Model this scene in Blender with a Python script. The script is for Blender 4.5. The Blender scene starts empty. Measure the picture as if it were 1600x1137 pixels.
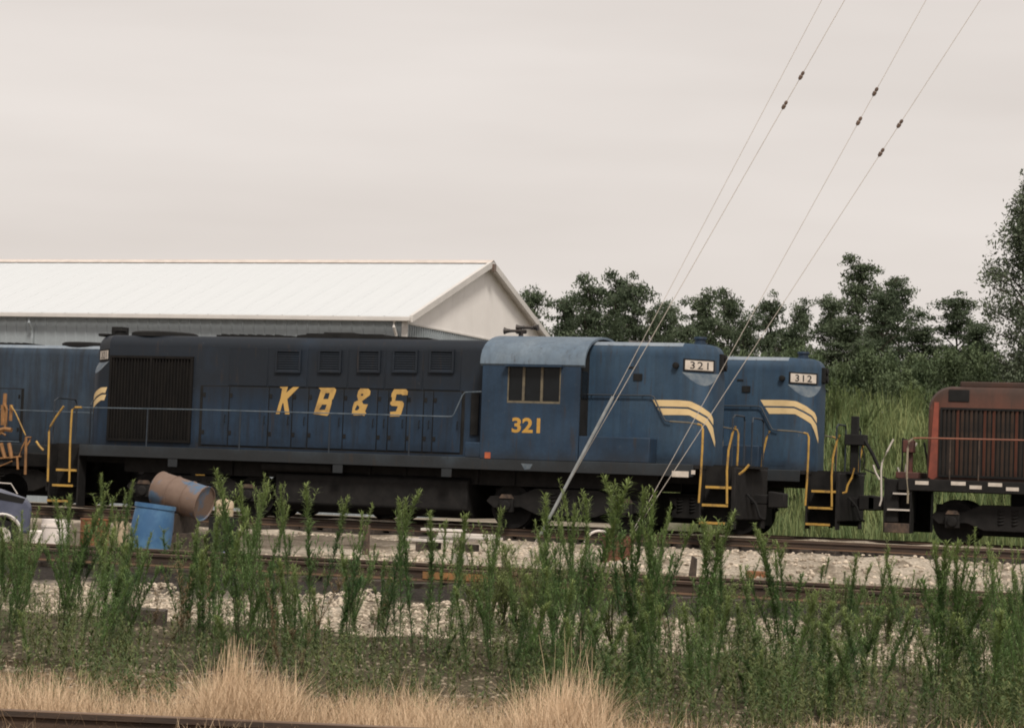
import bpy, bmesh, math, random
from mathutils import Vector, Matrix
import numpy as np

S = bpy.context.scene
COL = S.collection
PI = math.pi

# ------------------------------------------------------------------ camera
FPX, CX, CY = 3600.0, 800.0, 568.5          # focal length in pixels of the 1600 px wide photograph
PSI, PITCH, ROLL, HC = math.radians(20.4), math.radians(2.92), 0.037, 1.08
fwd = Vector((-math.sin(PSI) * math.cos(PITCH), math.cos(PSI) * math.cos(PITCH), math.sin(PITCH)))
r0 = Vector((math.cos(PSI), math.sin(PSI), 0))
u0 = r0.cross(fwd)
right = r0 * math.cos(ROLL) + u0 * math.sin(ROLL)
up = u0 * math.cos(ROLL) - r0 * math.sin(ROLL)
CAM = Vector((0, 0, HC))
cam_d = bpy.data.cameras.new('camera')
cam = bpy.data.objects.new('camera', cam_d)
COL.objects.link(cam)
m = Matrix((right, up, -fwd)).transposed().to_4x4()
m.translation = CAM
cam.matrix_world = m
cam_d.sensor_width = 36.0
cam_d.lens = 36.0 * FPX / 1600.0
cam_d.clip_start = 0.5
cam_d.clip_end = 3000
S.camera = cam

# ------------------------------------------------------------------ sky and sun (overcast summer haze)
SUN_EL, SUN_AZ = math.radians(50), math.radians(147)     # azimuth: direction the light comes from, from +Y clockwise
W = bpy.data.worlds.new("World")
S.world = W
W.use_nodes = True
nt = W.node_tree
bg = nt.nodes['Background']
sky = nt.nodes.new('ShaderNodeTexSky')
sky.sky_type = 'NISHITA'
sky.sun_disc = False
sky.sun_elevation = SUN_EL
sky.sun_rotation = SUN_AZ
sky.dust_density = 6.0
tc = nt.nodes.new('ShaderNodeTexCoord')
mp = nt.nodes.new('ShaderNodeMapping')
mp.inputs['Scale'].default_value = (1.5, 1.5, 9.0)
cn = nt.nodes.new('ShaderNodeTexNoise')
cn.inputs['Scale'].default_value = 1.6
cn.inputs['Detail'].default_value = 4
cr = nt.nodes.new('ShaderNodeValToRGB')
cr.color_ramp.elements[0].position = 0.34
cr.color_ramp.elements[0].color = (7.45, 6.82, 6.35, 1)
cr.color_ramp.elements[1].position = 0.66
cr.color_ramp.elements[1].color = (8.55, 7.9, 7.42, 1)
mx = nt.nodes.new('ShaderNodeMixRGB')
mx.inputs[0].default_value = 0.95
nt.links.new(tc.outputs['Generated'], mp.inputs['Vector'])
nt.links.new(mp.outputs[0], cn.inputs['Vector'])
nt.links.new(cn.outputs[0], cr.inputs[0])
nt.links.new(sky.outputs[0], mx.inputs[1])
nt.links.new(cr.outputs[0], mx.inputs[2])
nt.links.new(mx.outputs[0], bg.inputs['Color'])
bg.inputs['Strength'].default_value = 0.1
sun_d = bpy.data.lights.new('sun', 'SUN')
sun_d.energy = 3.0
sun_d.angle = math.radians(12)
sun_d.color = (1.0, 0.93, 0.83)
sun = bpy.data.objects.new('sun', sun_d)
COL.objects.link(sun)
sd = Vector((math.sin(SUN_AZ) * math.cos(SUN_EL), math.cos(SUN_AZ) * math.cos(SUN_EL), math.sin(SUN_EL)))
sun.rotation_euler = (-sd).to_track_quat('-Z', 'Y').to_euler()
S.view_settings.view_transform = 'Standard'
S.view_settings.look = 'None'
S.view_settings.gamma = 1
S.view_settings.exposure = 0.0
S.view_settings.use_curve_mapping = False
S.cycles.filter_width = 1.9
S.cycles.max_bounces = 6
S.cycles.transparent_max_bounces = 8


# ------------------------------------------------------------------ measuring helpers
def ray(px, py):
    return fwd + right * ((px - CX) / FPX) - up * ((py - CY) / FPX)


def U(px, py, Y):
    """the point of the place seen at that pixel of the photograph, on the vertical plane Y"""
    d = ray(px, py)
    return CAM + d * (Y / d.y)


def UZ(px, py, Z):
    d = ray(px, py)
    return CAM + d * ((Z - HC) / d.z)


def UD(px, depth, Z=None, py=None):
    """point at a camera depth"""
    d = ray(px, py if py is not None else 745)
    p = CAM + d * depth
    return p


# ------------------------------------------------------------------ mesh helpers
class MB:
    def __init__(s):
        s.v, s.f = [], []

    def add(s, vs, fs):
        n = len(s.v)
        s.v += [tuple(p) for p in vs]
        s.f += [tuple(i + n for i in f) for f in fs]
        return s

    def box(s, x0, x1, y0, y1, z0, z1):
        if x0 > x1: x0, x1 = x1, x0
        if y0 > y1: y0, y1 = y1, y0
        if z0 > z1: z0, z1 = z1, z0
        return s.add([(x0, y0, z0), (x1, y0, z0), (x1, y1, z0), (x0, y1, z0), (x0, y0, z1), (x1, y0, z1), (x1, y1, z1), (x0, y1, z1)],
                     [(0, 3, 2, 1), (4, 5, 6, 7), (0, 1, 5, 4), (1, 2, 6, 5), (2, 3, 7, 6), (3, 0, 4, 7)])

    def tube(s, pts, r, n=6, r1=None):
        pts = [Vector(p) for p in pts]
        k = len(pts)
        vs, fs = [], []
        for i, p in enumerate(pts):
            t = (pts[min(i + 1, k - 1)] - pts[max(i - 1, 0)]).normalized()
            a = t.orthogonal().normalized() if abs(t.z) > 0.95 else t.cross(Vector((0, 0, 1))).normalized()
            b = t.cross(a)
            rr = r if r1 is None else r + (r1 - r) * i / (k - 1)
            for j in range(n):
                w = 2 * PI * j / n
                vs.append(p + a * (rr * math.cos(w)) + b * (rr * math.sin(w)))
        for i in range(k - 1):
            for j in range(n):
                j2 = (j + 1) % n
                fs.append((i * n + j, i * n + j2, (i + 1) * n + j2, (i + 1) * n + j))
        fs.append(tuple(range(n - 1, -1, -1)))
        fs.append(tuple((k - 1) * n + j for j in range(n)))
        return s.add(vs, fs)

    def lathe(s, p0, axis, prof, n=20):
        """prof: list of (distance along axis, radius)"""
        p0, ax = Vector(p0), Vector(axis).normalized()
        a = ax.orthogonal().normalized()
        b = ax.cross(a)
        vs, fs = [], []
        for (t, r) in prof:
            for j in range(n):
                w = 2 * PI * j / n
                vs.append(p0 + ax * t + a * (r * math.cos(w)) + b * (r * math.sin(w)))
        for i in range(len(prof) - 1):
            for j in range(n):
                j2 = (j + 1) % n
                fs.append((i * n + j, i * n + j2, (i + 1) * n + j2, (i + 1) * n + j))
        fs.append(tuple(range(n - 1, -1, -1)))
        fs.append(tuple((len(prof) - 1) * n + j for j in range(n)))
        return s.add(vs, fs)

    def prism(s, poly, y0, y1):
        """poly in (x, z), extruded along y"""
        n = len(poly)
        vs = [(x, y0, z) for x, z in poly] + [(x, y1, z) for x, z in poly]
        fs = [tuple(range(n)), tuple(range(2 * n - 1, n - 1, -1))]
        fs += [(i, i + n, (i + 1) % n + n, (i + 1) % n) for i in range(n)]
        return s.add(vs, fs)

    def prismx(s, poly, x0, x1):
        """poly in (y, z), extruded along x"""
        n = len(poly)
        vs = [(x0, y, z) for y, z in poly] + [(x1, y, z) for y, z in poly]
        fs = [tuple(range(n - 1, -1, -1)), tuple(range(n, 2 * n))]
        fs += [(i, (i + 1) % n, (i + 1) % n + n, i + n) for i in range(n)]
        return s.add(vs, fs)

    def mesh(s, name, mat, smooth=True, recalc=True, angle=35):
        me = bpy.data.meshes.new(name)
        me.from_pydata(s.v, [], s.f)
        if recalc:
            bm = bmesh.new()
            bm.from_mesh(me)
            bmesh.ops.recalc_face_normals(bm, faces=bm.faces)
            bm.to_mesh(me)
            bm.free()
        if mat: me.materials.append(mat)
        if smooth:
            me.polygons.foreach_set('use_smooth', [True] * len(me.polygons))
            me.set_sharp_from_angle(angle=math.radians(angle))
        me.update()
        return me

    def build(s, name, mat, parent=None, smooth=True, recalc=True, loc=None, bevel=0):
        o = bpy.data.objects.new(name, s.mesh(name, mat, smooth, recalc))
        COL.objects.link(o)
        if parent: o.parent = parent
        if loc is not None: o.location = loc
        if bevel:
            b = o.modifiers.new('bevel', 'BEVEL')
            b.width = bevel
            b.segments = 2
            b.limit_method = 'ANGLE'
        return o


def empty(name, loc=(0, 0, 0), rz=0):
    o = bpy.data.objects.new(name, None)
    COL.objects.link(o)
    o.location = loc
    o.rotation_euler = (0, 0, rz)
    o.empty_display_size = 0.3
    return o


def tag(o, label=None, cat=None, group=None, kind=None):
    if label: o['label'] = label
    if cat: o['category'] = cat
    if group: o['group'] = group
    if kind: o['kind'] = kind
    return o


def link_mesh(name, me, parent=None, loc=None, rot=None, scale=None):
    o = bpy.data.objects.new(name, me)
    COL.objects.link(o)
    if parent: o.parent = parent
    if loc is not None: o.location = loc
    if rot is not None: o.rotation_euler = rot
    if scale is not None: o.scale = scale
    return o


def copy_tree(o, parent=None):
    c = o.copy()
    COL.objects.link(c)
    if parent is not None: c.parent = parent
    for ch in list(o.children):
        copy_tree(ch, c)
    return c


# ------------------------------------------------------------------ materials
def nodes(name):
    M = bpy.data.materials.new(name)
    M.use_nodes = True
    return M, M.node_tree, M.node_tree.nodes['Principled BSDF']


def N(t, kind, **kw):
    n = t.nodes.new(kind)
    for k, v in kw.items():
        if k in n.inputs: n.inputs[k].default_value = v
        else: setattr(n, k, v)
    return n


def ramp(t, fac, stops):
    r = t.nodes.new('ShaderNodeValToRGB')
    e = r.color_ramp.elements
    while len(e) < len(stops): e.new(0.5)
    for i, (p, c) in enumerate(stops):
        e[i].position = p
        e[i].color = (*c, 1) if len(c) == 3 else c
    t.links.new(fac, r.inputs[0])
    return r.outputs[0]


def mix(t, fac, a, b, mode='MIX'):
    n = t.nodes.new('ShaderNodeMixRGB')
    n.blend_type = mode
    for i, x in enumerate((fac, a, b)):
        if isinstance(x, (int, float)): n.inputs[i].default_value = x if i == 0 else (x, x, x, 1)
        elif isinstance(x, tuple): n.inputs[i].default_value = (*x, 1)
        else: t.links.new(x, n.inputs[i])
    return n.outputs[0]


def math_n(t, op, a, b=0.0, c=0.0):
    n = t.nodes.new('ShaderNodeMath')
    n.operation = op
    for i, x in enumerate((a, b, c)):
        if isinstance(x, (int, float)): n.inputs[i].default_value = x
        else: t.links.new(x, n.inputs[i])
    return n.outputs[0]


def mrange(t, v, a, b, lo=0.0, hi=1.0):
    n = t.nodes.new('ShaderNodeMapRange')
    n.interpolation_type = 'SMOOTHSTEP'
    n.inputs['From Min'].default_value = a
    n.inputs['From Max'].default_value = b
    n.inputs['To Min'].default_value = lo
    n.inputs['To Max'].default_value = hi
    t.links.new(v, n.inputs['Value'])
    return n.outputs[0]


def coords(t, kind='Object', scale=(1, 1, 1)):
    c = t.nodes.new('ShaderNodeTexCoord')
    mpn = t.nodes.new('ShaderNodeMapping')
    mpn.inputs['Scale'].default_value = scale
    t.links.new(c.outputs[kind], mpn.inputs[0])
    return mpn.outputs[0]


def noise(t, vec, scale, detail=4, rough=0.6):
    n = t.nodes.new('ShaderNodeTexNoise')
    n.inputs['Scale'].default_value = scale
    n.inputs['Detail'].default_value = detail
    n.inputs['Roughness'].default_value = rough
    if vec is not None: t.links.new(vec, n.inputs['Vector'])
    return n.outputs[0]


def bump(t, b, h, strength, dist=0.01):
    n = t.nodes.new('ShaderNodeBump')
    n.inputs['Strength'].default_value = strength
    n.inputs['Distance'].default_value = dist
    t.links.new(h, n.inputs['Height'])
    t.links.new(n.outputs[0], b.inputs['Normal'])


def simple(name, c1, c2=None, scale=3, rough=0.7, bmp=0.0, metal=0.0, stretch=(1, 1, 1), lo=0.35, hi=0.65, spec=0.5):
    M, t, b = nodes(name)
    c2 = c2 or tuple(x * 0.7 for x in c1)
    v = coords(t, 'Object', stretch)
    n = noise(t, v, scale, 5)
    t.links.new(ramp(t, n, [(lo, c2), (hi, c1)]), b.inputs['Base Color'])
    b.inputs['Roughness'].default_value = rough
    b.inputs['Metallic'].default_value = metal
    b.inputs['Specular IOR Level'].default_value = spec
    if bmp: bump(t, b, noise(t, v, scale * 6, 3), bmp)
    return M


def loco_paint(name, base, dirt=(0.016, 0.0155, 0.0155), soot=None, xmax=99, amount=0.5, fade=None):
    """old enamel with streaked grime; soot = height above which exhaust has blackened it (object space)"""
    M, t, b = nodes(name)
    v = coords(t)
    vs = coords(t, 'Object', (4.0, 4.0, 0.35))
    n1 = noise(t, v, 0.9, 6, 0.65)
    n2 = noise(t, vs, 1.6, 5, 0.6)
    n3 = noise(t, v, 14, 3)
    col = mix(t, ramp(t, n1, [(0.35, (0, 0, 0)), (0.7, (1, 1, 1))]), base, fade or tuple(x * 1.6 + 0.006 for x in base))
    d = math_n(t, 'MULTIPLY', ramp(t, n2, [(0.42, (0, 0, 0)), (0.72, (1, 1, 1))]), amount)
    sp = t.nodes.new('ShaderNodeSeparateXYZ')
    t.links.new(v, sp.inputs[0])
    low = mrange(t, math_n(t, 'ADD', sp.outputs[2], math_n(t, 'MULTIPLY', n1, 0.9)), 2.45, 1.85, 0.0, 0.75)
    d = math_n(t, 'MAXIMUM', d, low)
    if soot is not None:
        zz = math_n(t, 'ADD', sp.outputs[2], math_n(t, 'MULTIPLY', math_n(t, 'ADD', n2, math_n(t, 'MULTIPLY', n1, 1.4)), 0.75))
        sm = mrange(t, zz, soot + 0.25, soot + 1.35, 0.0, 0.90)
        xm = mrange(t, math_n(t, 'ADD', sp.outputs[0], math_n(t, 'MULTIPLY', n1, 0.5)), xmax + 0.25, xmax - 0.35, 0.0, 1.0)
        n5 = noise(t, v, 0.55, 4, 0.6)
        sm = math_n(t, 'MULTIPLY', sm, ramp(t, n5, [(0.30, (0.55, 0.55, 0.55)), (0.5, (1, 1, 1))]))
        d = math_n(t, 'MAXIMUM', d, math_n(t, 'MULTIPLY', sm, xm))
    col = mix(t, d, col, dirt)
    n6 = noise(t, v, 7.5, 8, 0.75)
    col = mix(t, math_n(t, 'MULTIPLY', ramp(t, n6, [(0.64, (0, 0, 0)), (0.70, (1, 1, 1))]), 0.45), col, (0.10, 0.10, 0.098))
    n7 = noise(t, coords(t, 'Object', (5.0, 5.0, 0.5)), 2.3, 4, 0.55)
    col = mix(t, math_n(t, 'MULTIPLY', ramp(t, n7, [(0.60, (0, 0, 0)), (0.72, (1, 1, 1))]), 0.55), col, (0.035, 0.026, 0.021))
    col = mix(t, 0.25, col, mix(t, n3, (0.4, 0.4, 0.4), (1.6, 1.6, 1.6)), 'MULTIPLY')
    t.links.new(col, b.inputs['Base Color'])
    b.inputs['Roughness'].default_value = 0.62
    b.inputs['Specular IOR Level'].default_value = 0.3
    bump(t, b, n1, 0.15, 0.03)
    return M


def leaf_mat(name, c1, c2, trans=0.25, rough=0.6, var=0.35, scale=0.6):
    M, t, b = nodes(name)
    g = t.nodes.new('ShaderNodeNewGeometry')
    oi = t.nodes.new('ShaderNodeObjectInfo')
    n = noise(t, g.outputs['Position'], scale, 4)
    f = math_n(t, 'ADD', math_n(t, 'MULTIPLY', math_n(t, 'SUBTRACT', n, 0.5), 1.6),
               math_n(t, 'ADD', math_n(t, 'MULTIPLY', oi.outputs['Random'], var), 0.3))
    f = math_n(t, 'ADD', f, math_n(t, 'MULTIPLY', math_n(t, 'SUBTRACT', g.outputs['Random Per Island'], 0.5), 0.6))
    col = mix(t, f, c1, c2)
    t.nodes[-1].use_clamp = True
    t.links.new(col, b.inputs['Base Color'])
    b.inputs['Roughness'].default_value = rough
    b.inputs['Specular IOR Level'].default_value = 0.25
    tr = t.nodes.new('ShaderNodeBsdfTranslucent')
    t.links.new(col, tr.inputs[0])
    ms = t.nodes.new('ShaderNodeMixShader')
    ms.inputs[0].default_value = trans
    out = t.nodes['Material Output']
    t.links.new(b.outputs[0], ms.inputs[1])
    t.links.new(tr.outputs[0], ms.inputs[2])
    t.links.new(ms.outputs[0], out.inputs[0])
    return M


BLUE = (0.0115, 0.028, 0.054)
M_hood = loco_paint('sooty_blue_paint', (0.009, 0.023, 0.046), dirt=(.0105, .0135, .0185), soot=2.85, xmax=99, amount=0.8)
M_blue = loco_paint('blue_paint', BLUE, amount=0.35)
M_blue2 = loco_paint('faded_blue_paint', (0.019, 0.045, 0.084), amount=0.4, fade=(0.036, 0.070, 0.112))
M_roofl = loco_paint('sky_highlight_paint', (0.17, 0.21, 0.26), amount=0.2, fade=(0.25, 0.28, 0.31))
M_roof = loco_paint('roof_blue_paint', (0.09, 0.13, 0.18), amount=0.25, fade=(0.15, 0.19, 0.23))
M_stain = loco_paint('stained_blue_paint', (0.020, 0.036, 0.060), amount=0.75, fade=(0.04, 0.06, 0.085))
M_sill = loco_paint('sill_paint', (0.022, 0.032, 0.042), amount=0.6)
M_black = simple('undergear_black', (0.018, 0.0165, 0.016), (0.010, 0.0095, 0.0095), 4, 0.8, 0.3, spec=.2)
M_sootshade = simple('soot_and_shade_black', (0.018, 0.0175, 0.0175), (0.011, 0.011, 0.011), 3, 0.85, 0.2, spec=.2)
M_rusty = simple('rusty_dust', (0.11, 0.072, 0.05), (0.035, 0.025, 0.02), 7, 0.85, 0.3)
M_grille = simple('grille_grime', (0.013, 0.0115, 0.0105), (0.008, 0.0075, 0.0075), 5, 0.85, 0.2, stretch=(2, 1, .4), spec=.15)
M_yel = simple('yellow_paint', (0.42, 0.25, 0.05), (0.18, 0.11, 0.04), 6, 0.6, lo=0.3, hi=0.55)
M_cream = simple('cream_stripe_paint', (0.62, 0.46, 0.24), (0.50, 0.36, 0.18), 3, 0.6, lo=0.25, hi=0.5)
M_letter = simple('letter_yellow', (0.48, 0.30, 0.09), (0.24, 0.14, 0.05), 2.2, 0.65, lo=0.3, hi=0.52)
M_num = simple('number_yellow', (0.50, 0.28, 0.05), (0.40, 0.22, 0.04), 3, 0.6)
M_white = simple('white_plate', (0.60, 0.54, 0.48), (0.46, 0.40, 0.34), 6, 0.6)
M_digit = simple('black_digit', (0.02, 0.02, 0.02), (0.015, 0.015, 0.015), 3, 0.6)
M_rail_b = simple('handrail_blue_grey', (0.12, 0.15, 0.18), (0.05, 0.075, 0.10), 5, 0.5)
M_dkrail = simple('handrail_dark', (0.018, 0.027, 0.04), (0.012, 0.018, 0.027), 5, 0.6)
M_glass = simple('cab_glass', (0.010, 0.012, 0.014), (0.007, 0.008, 0.009), 2, 0.25, spec=.2)
M_sash = simple('window_sash', (0.15, 0.125, 0.08), (0.08, 0.068, 0.05), 6, 0.6)
M_sashl = simple('dull_cream_rail', (0.34, 0.29, 0.21), (0.2, 0.17, 0.12), 6, 0.6)
M_patch = simple('scuffed_and_skylit_patch', (0.12, 0.14, 0.155), (0.035, 0.06, 0.09), 4, 0.6)
M_orange = simple('orange_paint', (0.30, 0.145, 0.05), (0.16, 0.08, 0.03), 5, 0.65, 0.2)
M_horn = simple('horn_bronze', (0.035, 0.025, 0.02), (0.02, 0.017, 0.015), 6, 0.5)
M_red = simple('faded_red_paint', (0.27, 0.062, 0.036), (0.15, 0.038, 0.024), 2.5, 0.65, 0.15)
M_railrust = simple('rail_rust', (0.060, 0.034, 0.021), (0.028, 0.019, 0.014), 5, 0.75, 0.3, stretch=(.4, 2, 2))
M_railtop = simple('rail_head', (0.16, 0.095, 0.055), (0.08, 0.048, 0.03), 4, 0.55, stretch=(.3, 2, 2))
M_tie = simple('creosote_timber', (0.075, 0.055, 0.042), (0.028, 0.022, 0.018), 5, 0.85, 0.5, stretch=(3, .5, 3))
M_wire = simple('galvanised_wire', (0.58, 0.53, 0.48), (0.46, 0.42, 0.38), 5, 0.5)
M_guard = simple('guy_guard', (0.30, 0.32, 0.33), (0.2, 0.215, 0.22), 5, 0.5)
M_insul = simple('brown_insulator', (0.15, 0.10, 0.075), (0.09, 0.06, 0.045), 5, 0.4)

# ------------------------------------------------------------------ terrain
YN = 48.9                     # near side of the first locomotive
YC = YN + 1.52                # centre of its track
YC2 = YC + 4.8                # centre of the second track
YM = 26.0 + 0.72              # centre of the weed-grown middle track
Y_BANK = 61.0


def hsh(a, b):
    return math.sin(a * 12.9898 + b * 78.233)


def bumps(x, y):
    return (0.5 * math.sin(x * 2.1 + 1.3 * math.sin(y * 1.7)) + 0.35 * math.sin(x * 4.7 + y * 3.1 + 0.7) + 0.3 * math.sin(y * 5.3 - x * 1.9)
            + 0.25 * math.sin(x * 9.1 - y * 6.7))


def sst(a, b, x):
    t = max(0.0, min(1.0, (x - a) / (b - a)))
    return t * t * (3 - 2 * t)


def ground_z(x, y):
    z = -0.225
    # gentle ditch between the foreground track and the middle track's shoulder
    z -= 0.32 * sst(25.0, 22.3, y)
    dz = x * math.sin(-PSI) + y * math.cos(PSI)          # depth from the camera
    z += 0.07 * sst(15.5, 13.8, dz)
    b = bumps(x, y)
    if y < 25.0: z += 0.035 * b * sst(8, 12, y)
    elif 28.2 < y < 47.8: z += 0.05 * b * sst(28.2, 29.5, y) * sst(47.8, 46.8, y) + 0.10 * max(0, b) * sst(-14, -9, x) * sst(30, 33, y) * sst(47.5, 45, y)
    # heaped ballast between the two shop tracks
    z += 0.20 * sst(52.0, 52.7, y) * sst(54.2, 53.5, y) * (1 + 0.15 * b)
    # overgrown bank behind
    k = sst(-21.5, -15.5, x + .12 * (y - 61))
    z += k * 3.5 * sst(Y_BANK, 74, y)
    return z


def make_ground():
    Xs = np.concatenate([[-700, -400, -200, -120], np.arange(-90, -40, 4.0), np.arange(-40, 4, 0.28), np.arange(4, 40, 3.0), [60, 120, 300, 700]])
    Ys = np.concatenate([[-60, -20, -5, 2, 6], np.arange(8, 62, 0.28), np.arange(62, 80, 1.0), np.arange(80, 140, 6.0), [180, 300, 900]])
    vs = [(float(x), float(y), ground_z(float(x), float(y))) for y in Ys for x in Xs]
    nx = len(Xs)
    fs = [(j * nx + i, j * nx + i + 1, (j + 1) * nx + i + 1, (j + 1) * nx + i) for j in range(len(Ys) - 1) for i in range(nx - 1)]
    mb = MB()
    mb.v, mb.f = vs, fs
    M, t, b = nodes('yard_ground')
    g = t.nodes.new('ShaderNodeNewGeometry')
    sp = t.nodes.new('ShaderNodeSeparateXYZ')
    t.links.new(g.outputs['Position'], sp.inputs[0])
    P = g.outputs['Position']
    n1 = noise(t, P, 0.9, 6, 0.65)
    n2 = noise(t, P, 7, 5, 0.7)
    y1 = math_n(t, 'ADD', sp.outputs[1], math_n(t, 'MULTIPLY', math_n(t, 'SUBTRACT', n1, 0.5), 2.6))
    f = math_n(t, 'DIVIDE', y1, 100)
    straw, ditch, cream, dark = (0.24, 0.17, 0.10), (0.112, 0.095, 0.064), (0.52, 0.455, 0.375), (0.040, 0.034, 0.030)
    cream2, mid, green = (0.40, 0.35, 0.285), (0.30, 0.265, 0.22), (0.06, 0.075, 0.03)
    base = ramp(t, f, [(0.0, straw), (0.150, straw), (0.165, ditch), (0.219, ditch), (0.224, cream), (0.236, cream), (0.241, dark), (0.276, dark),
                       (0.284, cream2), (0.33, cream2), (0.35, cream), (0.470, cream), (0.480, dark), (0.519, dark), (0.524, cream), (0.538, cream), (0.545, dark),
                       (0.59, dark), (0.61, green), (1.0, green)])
    west = mrange(t, math_n(t, 'ADD', sp.outputs[0], math_n(t, 'MULTIPLY', n1, 5.0)), -14.0, -19.0)
    base = mix(t, math_n(t, 'MULTIPLY', west, mrange(t, sp.outputs[1], 57.3, 58.3)), base, cream2)  # unseen ground around the shed kept pale to bounce light onto its gable
    yard = math_n(t, 'MULTIPLY', mrange(t, math_n(t, 'ADD', sp.outputs[0], math_n(t, 'MULTIPLY', n1, 2.0)), -15.2, -16.8), mrange(t, y1, 46.5, 43.5))
    yard = math_n(t, 'MULTIPLY', yard, mrange(t, sp.outputs[1], 27.6, 28.4, 0.0, 0.8))
    base = mix(t, yard, base, (0.11, 0.088, 0.066))
    vo = t.nodes.new('ShaderNodeTexVoronoi')
    vo.inputs['Scale'].default_value = 22
    t.links.new(P, vo.inputs['Vector'])
    st = mix(t, 0.55, (1, 1, 1), mix(t, 1.0, ramp(t, vo.outputs['Color'], [(0.0, (0.45, 0.45, 0.45)), (1.0, (1.25, 1.25, 1.25))]), ramp(t, vo.outputs['Distance'], [(0.0, (1.2, 1.2, 1.2)), (0.8, (0.45, 0.45, 0.45))]), 'MULTIPLY'))
    col = mix(t, 1.0, base, st, 'MULTIPLY')
    col = mix(t, 0.6, col, ramp(t, n2, [(0.3, (0.6, 0.58, 0.55)), (0.65, (1.1, 1.1, 1.1))]), 'MULTIPLY')
    n4 = noise(t, P, 0.45, 5, 0.7)
    col = mix(t, 0.85, col, ramp(t, n4, [(0.36, (0.38, 0.35, 0.31)), (0.52, (1.0, 1.0, 1.0))]), 'MULTIPLY')
    t.links.new(col, b.inputs['Base Color'])
    b.inputs['Roughness'].default_value = 0.95
    b.inputs['Specular IOR Level'].default_value = 0.1
    bump(t, b, vo.outputs['Distance'], 0.6, 0.03)
    o = mb.build('ground', M, recalc=False)
    tag(o, 'pale gravel yard ground with a weedy ditch and a grassy bank behind', 'ground', kind='structure')


make_ground()

# ------------------------------------------------------------------ railway tracks
RAIL_PROF = [(-.07, -.17), (.07, -.17), (.07, -.155), (.012, -.135), (.012, -.045), (.036, -.035), (.036, -.004), (.030, 0), (-.030, 0), (-.036, -.004), (-.036, -.035),
             (-.012, -.045), (-.012, -.135), (-.07, -.155)]


def rail_mesh(length):
    mb = MB()
    mb.prismx(RAIL_PROF, -length / 2, length / 2)
    me = mb.mesh('rail', M_railrust, smooth=False)
    me.materials.append(M_railtop)
    for p in me.polygons:
        if p.normal.z > 0.6: p.material_index = 1
    return me


def tie_mesh(seed):
    rr = random.Random(seed)
    mb = MB()
    w, l = 0.115, 1.3
    mb.box(-w, w, -l, l, -0.33, -0.165)
    mb.v = [(x + rr.uniform(-.012, .012), y + rr.uniform(-.05, .05), z + rr.uniform(-.012, .004)) for x, y, z in mb.v]
    return mb.mesh('tie', M_tie, smooth=False)


TIES = [tie_mesh(i) for i in range(5)]


def track(name, label, c, rz, length, joints=(), zoff=0.0):
    root = empty(name, c, rz)
    tag(root, label, 'railway track', kind='structure')
    rm = rail_mesh(length)
    for s in (-1, 1):
        link_mesh('rail', rm, root, (0, s * 0.753, 0))
    rr = random.Random(len(label))
    k = int(length / 0.54)
    for i in range(k):
        link_mesh('tie', TIES[rr.randrange(5)], root, (-length / 2 + (i + .5) * .54 + rr.uniform(-.04, .04), rr.uniform(-.06, .06), 0), (0, 0, rr.uniform(-.03, .03)))
    jb = MB()
    jb.box(-.42, .42, -.055, -.02, -.13, -.045)
    for b_ in range(4): jb.lathe((-.3 + .2 * b_, -.055, -.088), (0, -1, 0), [(0, .022), (.03, .022)], 6)
    jm = jb.mesh('joint_bar', M_orange, smooth=False)
    for j in joints:
        link_mesh('joint_bar', jm, root, (j, -0.753, 0))
    return root


xm = U(715, 893, 26.0).x
track('railway_track', 'rusty weed-grown railway track crossing behind the tall green weeds', (-11, YM, 0), 0, 44, joints=(xm + 11, xm + 11 - 9.9))
track('railway_track', 'railway track carrying the nearer blue locomotive 321', (-20, YC, 0), 0, 60)
track('railway_track', 'railway track under locomotive 312 and the red switcher', (-20, YC2, 0), 0, 60)
fp0, fp1 = UZ(0, 1107, -0.30), UZ(378, 1124, -0.30)
fd = (fp1 - fp0).normalized()
frz = math.atan2(fd.y, fd.x)
nrm = Vector((math.sin(frz), -math.cos(frz), 0))
fc = fp0 + fd * 2.5 + nrm * 0.753
track('railway_track', 'single foreground railway track half buried in dry grass', (fc.x, fc.y, -0.30), frz, 20)

# ------------------------------------------------------------------ metal building
M_wpanel = simple('blue_grey_siding', (0.29, 0.325, 0.35), (0.25, 0.28, 0.30), 1.2, 0.55)
M_wtrim = simple('white_trim', (0.60, 0.575, 0.55), (0.54, 0.52, 0.50), 2, 0.5)
M_roofw = simple('white_roof_steel', (0.565, 0.59, 0.61), (0.54, 0.565, 0.585), 0.9, 0.5, stretch=(2.5, .25, 1))
M_gable = simple('white_gable_steel', (0.82, 0.79, 0.77), (0.77, 0.74, 0.72), 1.0, 0.55)
M_ridge = simple('ridge_cap', (0.62, 0.55, 0.50), (0.5, 0.44, 0.4), 3, 0.6)


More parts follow.
